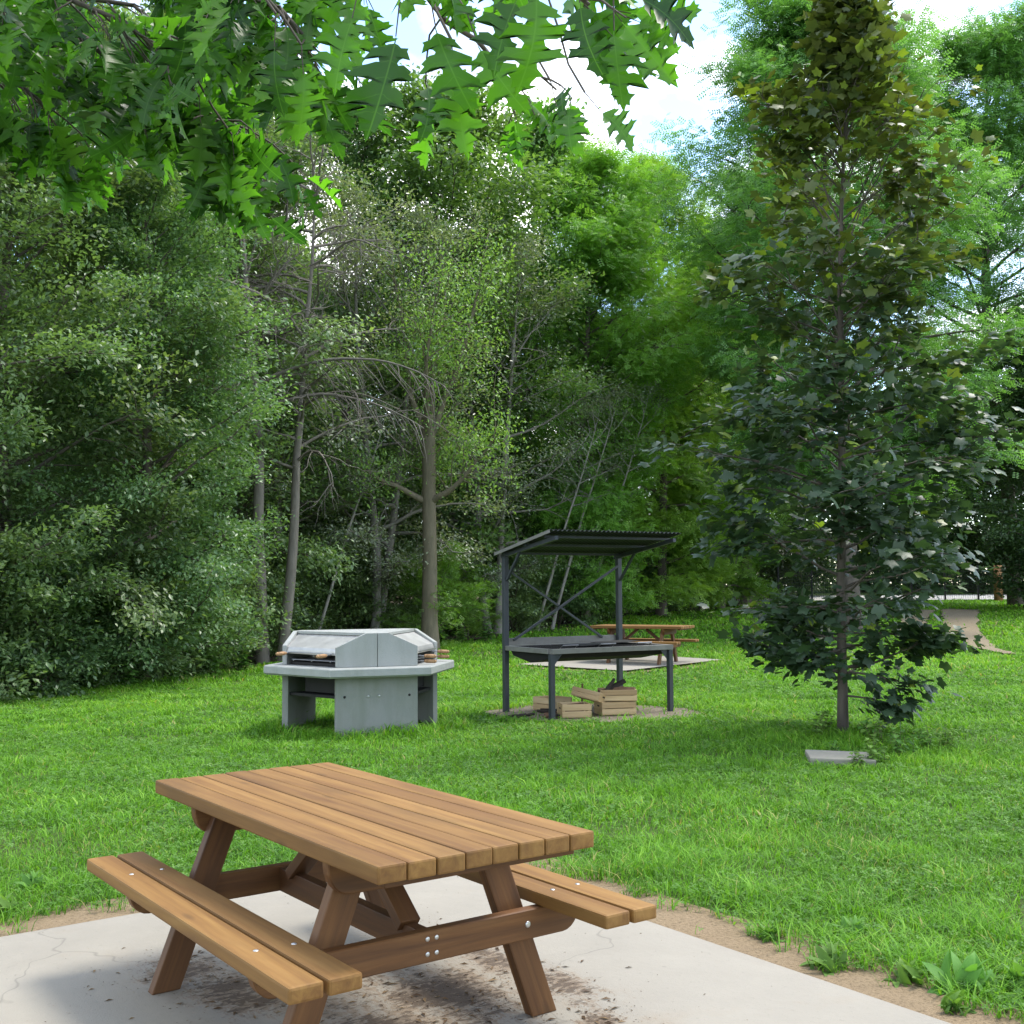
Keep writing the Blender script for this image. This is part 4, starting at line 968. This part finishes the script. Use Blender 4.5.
# ------------------------------------------------------------------ oak overhead
def oak():
    rng=np.random.default_rng(3); root=thing('oak_tree','large red oak whose lobed leaves hang into the top of the view','tree',(-3.6,1.6,-.03))
    tb=Tubes(); base=np.array([-3.6,1.6,-.03])
    tp=curve((0,0,-.1),(.04,.02,1),7,8,rng,.03,.05); tb.add(tp,.24*np.linspace(1.2,.5,9),12)
    P=[];D=[];S=[];Nn=[];Vv=[]
    def W(u,v,d,up=0): return np.array([(u-512)/1139.5*d,d,1.5555+(587-v+up)/1139.5*d])-base
    def leaf(p,d,s,n=None,v=None):
        P.append(p);D.append(d);S.append(s);Nn.append(n if n is not None else rng.normal(0,1,3)); Vv.append(rng.random() if v is None else v)
    # boughs: (u,v,depth) polylines hanging into view
    boughs=[([(-700,-700,3.4),(-300,-250,3.3),(-80,-40,3.3),(60,70,3.2),(150,130,3.1),(230,165,3.05)],.03),
            ([(-300,-250,3.3),(60,-120,2.9),(180,-10,2.8),(260,60,2.7),(300,95,2.65)],.022),
            ([(60,-120,2.9),(300,-140,2.3),(420,-60,2.1),(520,20,2.05),(600,60,2.0)],.018),
            ([(-300,-250,3.3),(-100,-20,3.9),(-20,60,3.8),(60,120,3.8)],.02),
            ([(300,-140,2.3),(360,-40,2.4),(430,60,2.9),(500,120,3.0),(560,150,3.0)],.014),
            ([(420,-60,2.1),(560,-80,2.0),(640,-50,1.95),(660,-10,1.95)],.012),
            ([(-300,-250,3.3),(-60,-130,3.0),(80,-60,2.9),(200,-30,2.8),(330,10,2.6)],.02),
            ([(-100,-20,3.9),(0,20,3.5),(120,40,3.4),(190,90,3.4)],.014),
            ([(-300,-250,3.3),(-150,20,3.6),(-50,100,3.4),(40,150,3.3)],.016),
            ([(-80,-40,3.3),(20,20,3.0),(110,50,2.9),(170,110,2.9)],.012)]
    att=[W(*boughs[0][0][0],58)]
    tb.add(np.array([tp[5],(tp[5]+att[0])/2+[0,0,.15],att[0]]),[.12,.08,.04],8)
    for (pl,r),dn in zip(boughs,(22,15,3.5,20,6,2.5,14,20,24,20)):
        Q=np.array([W(*q,58 if dn in (20,22,24) else 75) for q in pl]); X=np.concatenate([[Q[i]+(Q[i+1]-Q[i])*t for t in (0,.33,.66)] for i in range(len(Q)-1)]+[[Q[-1]]])
        X=X+rng.normal(0,.012,X.shape); tb.add(X,r*np.linspace(1,.2,len(X)),6)
        LN=np.linalg.norm(np.diff(X,axis=0),axis=1).sum()
        m=int(LN*dn)
        for j in range(m):
            q,d=at_(X,min(.999,.12+.88*(j+rng.random())/m))
            side=unit(np.cross(d,[0,0,1]))*(1 if j%2 else -1)
            tw=curve(q,d*.6+side*rng.uniform(.3,1)+np.array([0,0,rng.uniform(-.5,.15)]),rng.uniform(.12,.30),4,rng,.15,-.15); tb.add(tw,.0035*np.linspace(1,.4,5),4)
            for k in range(int(rng.integers(3,6))):
                p,dd=at_(tw,rng.uniform(.45,.999)); dr=unit(dd*.6+rng.normal(0,.45,3)+np.array([0,0,-.75])); st_=p+dr*.03
                tb.add(np.array([p,st_]),[.0014,.0010],3)
                # blades hang with their faces turned every way, mostly half towards the sky
                leaf(st_,dr,rng.uniform(.095,.175),unit(np.array([0,-.6,.5])+rng.normal(0,.65,3)))
    # large leaves hanging close to the camera at the lower rim
    hero=[(395,20,1.9,(-.15,0,-1),.19,.1),(436,10,2.0,(.25,.1,-1),.17,.35),(455,62,2.1,(.1,0,-1),.17,.9),(540,-25,1.95,(.05,.1,-1),.18,.55),(585,-15,1.9,(.08,.0,-1),.15,.0),(620,15,1.9,(.02,.1,-1),.14,.5),
          (645,-22,1.8,(1,.2,-.55),.13,.0),(480,30,2.2,(.5,.1,-1),.17,.6),(350,0,2.1,(-.3,0,-1),.16,.5),(300,60,2.5,(.1,0,-1),.16,.8),(270,30,2.4,(-.1,.2,-1),.15,.05),(230,150,2.9,(.15,0,-1),.17,.9),(195,110,2.9,(.1,0,-1),.16,.7),(560,95,2.9,(.3,0,-1),.15,.9),(520,-20,2.0,(-.3,0,-.8),.16,.15),(605,100,2.9,(.8,0,-.6),.14,.6)]
    for u,v,d,dr,s,vv in hero:
        p=W(u,v,d); dr=unit(np.array(dr,float)); leaf(p,dr,s,unit(np.array([rng.normal(0,.25),-.9,.35+rng.normal(0,.1)])),vv); tb.add(np.array([p-dr*.05+[0,0,.02],p]),[.0016,.0012],4)
        # a twig that carries it, running up out of the view
        tb.add(curve(p-dr*.05+[0,0,.02],(-.5,.1,.9),.35,4,rng,.1),.003*np.ones(5),4)
    # the rest of the crown above and behind
    for i in range(34):
        az=rng.uniform(0,6.28); el=rng.uniform(.2,1.2); L=rng.uniform(1.2,2.6); p=at_(tp,rng.uniform(.55,.99))[0]
        bp=curve(p,(math.cos(az)*math.cos(el)-.1,math.sin(az)*math.cos(el)-.25,math.sin(el)),L,6,rng,.12); tb.add(bp,.04*np.linspace(1,.2,7),6)
        for j in range(70):
            q,d=at_(bp,rng.uniform(.25,.999)); c=q+rng.normal(0,.28,3)
            wp=c+base
            if wp[1]>.6 and (587-(wp[2]-1.5555)/max(wp[1],.1)*1139.5)>-60 and abs(wp[0])<.5*wp[1]+.2: continue
            leaf(c,unit(rng.normal(0,1,3)+[0,0,-.5]),rng.uniform(.12,.19),unit(np.array([0,0,1.])+rng.normal(0,.4,3)))
    P=np.array(P);D=np.array(D);Nn=np.array(Nn);S=np.array(S);Vv=np.array(Vv)
    XS=[];TS=[];AS=[];ES=[];LS=[];off=0
    for gk in range(6):
        sel=np.arange(len(P))%6==gk; tp2=TPL_OK.copy()
        l_,r_,bend,cup=[(1.05,.85,.16,.3),(.85,1.05,-.2,.6),(1,1,.3,-.3),(.8,.92,.08,.9),(1.1,1.0,-.3,.5),(.92,.78,.25,.7)][gk]
        e=np.abs(TPL_OK[:,1]); tp2[:,1]=np.where(TPL_OK[:,1]>0,TPL_OK[:,1]*l_,TPL_OK[:,1]*r_)
        tp2[:,2]+=cup*e*.5-.22*abs(bend)*4*TPL_OK[:,0]**2*.5; tp2[:,1]+=bend*TPL_OK[:,0]**2*.8
        tp2[:,0]+=.03*np.sin(TPL_OK[:,1]*20+gk)*(e>.1); tp2[:,2]+=.02*np.sin(TPL_OK[:,0]*14+gk)*e*4
        X,T,A=leaves(P[sel],D[sel],Nn[sel],S[sel]*(.93),tp2,TRI_OK,rng,Vv[sel]); T=T+off; off+=len(X)
        XS.append(X);TS.append(T);AS.append(A);ES.append(np.tile(e,int(sel.sum())));LS.append(np.tile(TPL_OK[:,0],int(sel.sum())))
    tb.obj('trunk',M['bark_brown'],root); tri_obj('crown',np.concatenate(XS),np.concatenate(TS),M['leaf_oak'],root,{'v':np.concatenate(AS),'e':np.concatenate(ES),'a':np.concatenate(LS)})
oak()

# ------------------------------------------------------------------ grass
def vnoise(x,y,s,seed=0):
    """cheap smooth value noise"""
    x=x/s+seed*17.3; y=y/s+seed*9.1; xi=np.floor(x);yi=np.floor(y);xf=x-xi;yf=y-yi
    h=lambda a,b:np.modf(np.abs(np.sin(a*127.1+b*311.7+seed)*43758.5453))[0]
    u=xf*xf*(3-2*xf);v=yf*yf*(3-2*yf)
    return (h(xi,yi)*(1-u)+h(xi+1,yi)*u)*(1-v)+(h(xi,yi+1)*(1-u)+h(xi+1,yi+1)*u)*v
def inpoly(x,y,poly):
    r=np.zeros(len(x),bool); n=len(poly)
    for i in range(n):
        x1,y1=poly[i];x2,y2=poly[(i+1)%n]
        c=((y1>y)!=(y2>y))&(x<(x2-x1)*(y-y1)/((y2-y1) if y2!=y1 else 1e-9)+x1); r^=c
    return r
def keepmask(x,y,rng):
    a,b=rel(x,y); n1=vnoise(x,y,.22,1); n2=vnoise(x,y,.7,2)
    m=np.maximum(np.maximum(-a,b),0)
    inside=(a>0)&(b<0)
    edge=np.where((a>-.9)&(b<.9)&~inside,np.maximum(-a,b),9.)
    k=~inside&(edge>.0+.34*n1+.22*n2)
    # sparse tufts inside the soil border
    k|=(~inside)&(edge>.05)&(n1>.72)&(rng.random(len(x))<.35)
    pad=((x-1.0)/1.35)**2+((y-14.42)/.92)**2; k&=~((pad<.75+.4*n1)&(rng.random(len(x))<.93))
    k&=~inpoly(x,y,FS); 
    for cx_,cy_,w_ in RUT1+RUT2:
        k&=~((np.hypot(x-cx_,(y-cy_)*.6)<w_*(.42+.2*n1))&(rng.random(len(x))<.96))
    k&=(y<forest_y(x)+.5+.8*n2); k&=y<52
    h=np.hypot(x+1.64,y-12.85); k&=h>.25
    # worn thin spots in the turf
    k&=~((vnoise(x,y,.55,5)>.80)&(rng.random(len(x))<.55))
    k&=~((np.hypot((x-2.9)/.29,(y-10.25)/.22)<1))
    return k
def grass():
    rng=np.random.default_rng(1); VV=[];TT=[];AA=[];off=0
    zones=[(3.6,7.5,4200,.0042,(.035,.085)),(7.5,12,2300,.0062,(.035,.085)),(12,19,1000,.011,(.04,.085)),(19,30,330,.019,(.045,.09)),(30,52,85,.04,(.06,.11))]
    for y0,y1,dens,w,(h0,h1) in zones:
        x1=.47*y1+.8; n=int(dens*(y1-y0)*2*x1); x=rng.uniform(-x1,x1,n); y=rng.uniform(y0,y1,n)
        k=(np.abs(x)<.47*y+.8); x=x[k];y=y[k]; k=keepmask(x,y,rng); x=x[k];y=y[k]; n=len(x)
        big=vnoise(x,y,1.6,7); tuft=vnoise(x,y,.25,8); t3=vnoise(x,y,4.5,4)
        a,b=rel(x,y); near_edge=np.clip(1.3-np.maximum(-a,b),0,1)
        hgt=rng.uniform(h0,h1,n)*(.55+.5*big+.75*tuft**2)*(1+.25*near_edge)
        hgt*=1+.9*np.exp(-((x-3.3)**2+(y-11.5)**2)/1.2)+1.0*np.exp(-((np.hypot(x+1.64,y-12.85)-1.0)**2)/.04)
        ww=w*rng.uniform(.6,1.4,n)*(1+1.1*(rng.random(n)<.12))
        az=rng.uniform(0,2*np.pi,n); bend=rng.uniform(.2,1.9,n)*hgt
        ca,sa_=np.cos(az),np.sin(az); px,py=-sa_*ww/2,ca*ww/2; z=gz(x,y)-.004
        def pt(sx,fh,fb): return np.stack([x+px*sx+ca*bend*fb,y+py*sx+sa_*bend*fb,z+hgt*fh],1)
        V=np.stack([pt(1,0,0),pt(-1,0,0),pt(.85,.6,.3),pt(-.85,.6,.3),pt(0,.92,1)],1).reshape(-1,3)
        base=np.arange(n)*5+off; T=np.stack([np.stack([base,base+1,base+3],1),np.stack([base,base+3,base+2],1),np.stack([base+2,base+3,base+4],1)],1).reshape(-1,3)
        v=.62*rng.random(n)+.22*big+.30*vnoise(x,y,.3,11)+.16*t3+.10*np.clip((y-8)/6,0,1)-.22; v=np.maximum(v,0); v=np.clip(v,0,.92); v=np.where(rng.random(n)<.012+.05*(vnoise(x,y,.9,12)>.72),1.,v)  # blades paler farther out, painting sunlight onto the middle of the lawn
        VV.append(V);TT.append(T);AA.append(np.repeat(v,5)); off+=len(V)
    props(tri_obj('grass',np.concatenate(VV),np.concatenate(TT),M['grass'],None,{'v':np.concatenate(AA)}),'mown green grass covering the lawn','grass',None,'stuff')
    # clover and small broad leaves among the grass
    PP=[];SS=[]
    for y0,y1,dens,s in ((3.8,8,1300,.019),(8,13,600,.026),(13,21,150,.042)):
        x1=.47*y1+.8; n=int(dens*(y1-y0)*2*x1); x=rng.uniform(-x1,x1,n); y=rng.uniform(y0,y1,n); k=(np.abs(x)<.47*y+.8)&(vnoise(x,y,.8,21)>.42-.3*(rng.random(len(x))<.3)); x=x[k];y=y[k]
        k=keepmask(x,y,rng); x=x[k];y=y[k]; PP.append(np.stack([x,y,gz(x,y)+rng.uniform(.02,.06,len(x))],1)); SS.append(s*rng.uniform(.6,1.5,len(x)))
    P=np.concatenate(PP);S=np.concatenate(SS); n=len(P); az=rng.uniform(0,6.28,n)
    D=np.stack([np.cos(az),np.sin(az),rng.uniform(-.1,.5,n)],1); Nn=np.array([0,0,1.])+rng.normal(0,.3,(n,3))
    tri=[];tv=[]
    for k in range(3):
        a=k*2.094; b=len(tv); tv+=[(0,0,0),(.5*math.cos(a)-.28*math.sin(a),.5*math.sin(a)+.28*math.cos(a),.08),(.8*math.cos(a),.8*math.sin(a),.02),(.5*math.cos(a)+.28*math.sin(a),.5*math.sin(a)-.28*math.cos(a),.08)]; tri+=[(b,b+3,b+2),(b,b+2,b+1)]
    X,T,A=leaves(P,D,Nn,S,np.array(tv),np.array(tri),rng)
    props(tri_obj('clover',X,T,M['leaf_weed'],None,{'v':A}),'clover and small weeds growing through the lawn','clover',None,'stuff')
grass()

def debris():
    rng=np.random.default_rng(44); n=2600
    c=np.array([(-.22,.62,.5,.3),(-.3,1.0,.6,.16),(-1.12,-.08,.22,.2),(.15,.3,.6,.4),(.3,.93,.1,.1),(-.75,0,.3,.2),(-.3,.0,1.6,1.5)]); w=np.array([.26,.16,.12,.2,.03,.08,.15])
    q=rng.choice(len(c),n,p=w/w.sum()); lx=c[q,0]+rng.normal(0,1,n)*c[q,2]*.7; ly=c[q,1]+rng.normal(0,1,n)*c[q,3]*.7; k=(abs(lx)<2.0)&(abs(ly)<1.85); lx=lx[k];ly=ly[k];n=len(lx)
    x=CR.x+A_.x*(lx+2.05)+B_.x*(ly-1.9); y=CR.y+A_.y*(lx+2.05)+B_.y*(ly-1.9); az=rng.uniform(0,6.28,n)
    S=np.where(rng.random(n)<.12,rng.uniform(.02,.05,n),rng.uniform(.005,.014,n))
    tpl=np.array([(0,0,.03),(.5,.13,.16),(1,0,.04),(.5,-.13,.10)])
    X,T,A=leaves(np.stack([x,y,np.full(n,.0005)],1),np.stack([np.cos(az),np.sin(az),np.zeros(n)],1),np.array([0,0,1.])+rng.normal(0,.12,(n,3)),S,tpl,TRI_OV,rng)
    X[:,2]=np.maximum(X[:,2],.0008)
    props(tri_obj('leaf_litter',X,T,M['debris'],None,{'v':A}),'dry brown bud scales and leaf bits strewn on the slab','litter',None,'stuff')
M['debris']=leafmat('dry_litter',[(0,(.05,.03,.018)),(.5,(.12,.075,.04)),(1,(.26,.18,.10))],rough=.8,spec=.2,trans=.1,objvar=0)
debris()
# ------------------------------------------------------------------ weeds
def blade_tpl(n=6,w=.16,wave=.0):
    v=[];t=[]
    for i in range(n+1):
        s=i/n; ww=w*math.sin(math.pi*min(1,.08+.92*s))**.8*(1 if i<n else 0); z=.38*s-.62*s*s
        v+=[(s,ww,z+.03*ww/w),(s,0,z),(s,-ww,z+.03*ww/w)]
    for i in range(n):
        p=3*i;q=p+3; t+=[(p,p+1,q+1),(p,q+1,q),(p+1,p+2,q+2),(p+1,q+2,q+1)]
    return np.array(v),np.array(t)
BT,BR_=blade_tpl()
def weed(seed,size,nl,wide=1.,up=.7,name='weed_plant',label='',group=None):
    rng=np.random.default_rng(seed); root=thing(name,label,'weed',group=group)
    az=np.arange(nl)*2.4+rng.normal(0,.3,nl); D=np.stack([np.cos(az),np.sin(az),up*rng.uniform(.1,2.2,nl)**1.2],1)
    tpl=BT.copy(); tpl[:,1]*=wide
    X,T,A=leaves(rng.normal(0,.035,(nl,3))*[1,1,.1],D,np.array([0,0,1.])+rng.normal(0,.35,(nl,3)),size*rng.uniform(.35,1.1,nl),tpl,BR_,rng,np.clip(rng.random(nl)*.8,0,1))
    o=tri_obj(name,X,T,M['leaf_weed'],None,{'v':A},smooth=True); bpy.data.objects.remove(root)
    return props(o,label,'weed',group)
def stemweed(seed,h,name='leafy_weed',label='',group=None,ls=.08,ns=7):
    rng=np.random.default_rng(seed); root=thing(name,label,'weed',group=group); tb=Tubes(); P=[];D=[]
    for k in range(ns):
        sp=curve((rng.normal(0,.05),rng.normal(0,.05),0),(rng.normal(0,.35),rng.normal(0,.35),1),h*rng.uniform(.5,1),5,rng,.1,0); tb.add(sp,.003*np.linspace(1,.5,6),4)
        for j in range(9):
            p,d=at_(sp,min(.99,.2+.8*j/8)); az=j*2.4+k; P.append(p); D.append((math.cos(az),math.sin(az),rng.uniform(-.1,.5)))
    P=np.array(P);D=np.array(D); n=len(P); tpl=BT.copy(); tpl[:,1]*=2.0
    X,T,A=leaves(P,D,np.array([0,0,1.])+rng.normal(0,.15,(n,3)),ls*rng.uniform(.5,1.2,n),tpl,BR_,rng)
    tb.obj('stem',M['leaf_weed'] if False else M['bark_ivy'],root); tri_obj('foliage',X,T,M['leaf_weed'],root,{'v':A},smooth=True); return root
def wp(o,u,v,s=1.,rz=0.,label=None,first=False):
    x,y=gp(u,v); 
    if not first:
        c=copy_tree(o,(x,y,gzf(x,y)),(0,0,rz),(s,s,s),label) 
    else: c=o; o.location=(x,y,gzf(x,y)); o.scale=(s,s,s)
    return c
w1=weed(51,.15,30,.95,1.3,'broadleaf_weed','biggest leafy rosette beside the soil at the lower right','leafy weed rosettes by the slab'); wp(w1,955,985,1.25,0,first=True)
for u,v,s,r_,lb in ((822,962,.95,1,'upright leafy rosette on the bare soil at the lower right'),(895,975,.8,2,'leafy rosette in the grass between the two larger ones'),(1005,985,1.0,3,'leafy rosette at the right edge by the slab'),(760,935,.7,4,'small leafy rosette at the grass edge right of the bench'),(940,1005,.7,5,'small rosette growing in bare soil at the bottom right'),(845,930,.75,.5,'rosette in the grass above the bare soil'),(40,880,.8,1.5,'leafy rosette in the grass left of the near bench'),(10,905,.9,2.5,'leafy rosette at the left edge above the slab')):
    wp(w1,u,v,s,r_,lb)
w2=stemweed(52,.32,'leafy_weed','leafy weed right beside the maple trunk','leafy weeds round the maple foot'); wp(w2,822,738,1.,0,first=True)
for u,v,s,r_,lb in ((880,750,1.1,1,'broad leafy weed just right of the concrete lid'),(898,757,1.,2,'broad leafy weed right of the lid, second from the trunk'),(850,768,.6,3.3,'small leafy weed in front of the concrete lid'),(832,757,.55,.3,'small leafy weed growing over the back edge of the lid'),(918,752,.9,3,'leafy weed farther right of the maple foot'),(858,742,.9,4,'leafy weed directly right of the maple trunk'),(808,742,.8,5,'leafy weed left of the maple trunk'),(870,765,.9,2.2,'leafy weed in front of the lid at its right corner'),(940,752,.8,5.5,'outermost leafy weed right of the maple')):
    wp(w2,u,v,s,r_,lb)
w3=stemweed(53,.35,'edge_weed','leafy weed at the forest edge','weeds at the forest edge',.13,8)
for i,(u,v) in enumerate(((40,690),(90,686),(130,683),(180,676),(215,672),(245,668),(460,642),(485,640),(440,645))):
    wp(w3,u,v,rnd.uniform(1.,1.6),i,'leafy weed where the lawn meets the dark forest edge',first=(i==0))
w3['label']='leafy weed where the lawn meets the dark forest edge'
for o in list(SC.objects):
    if '_used' in o: del o['_used']
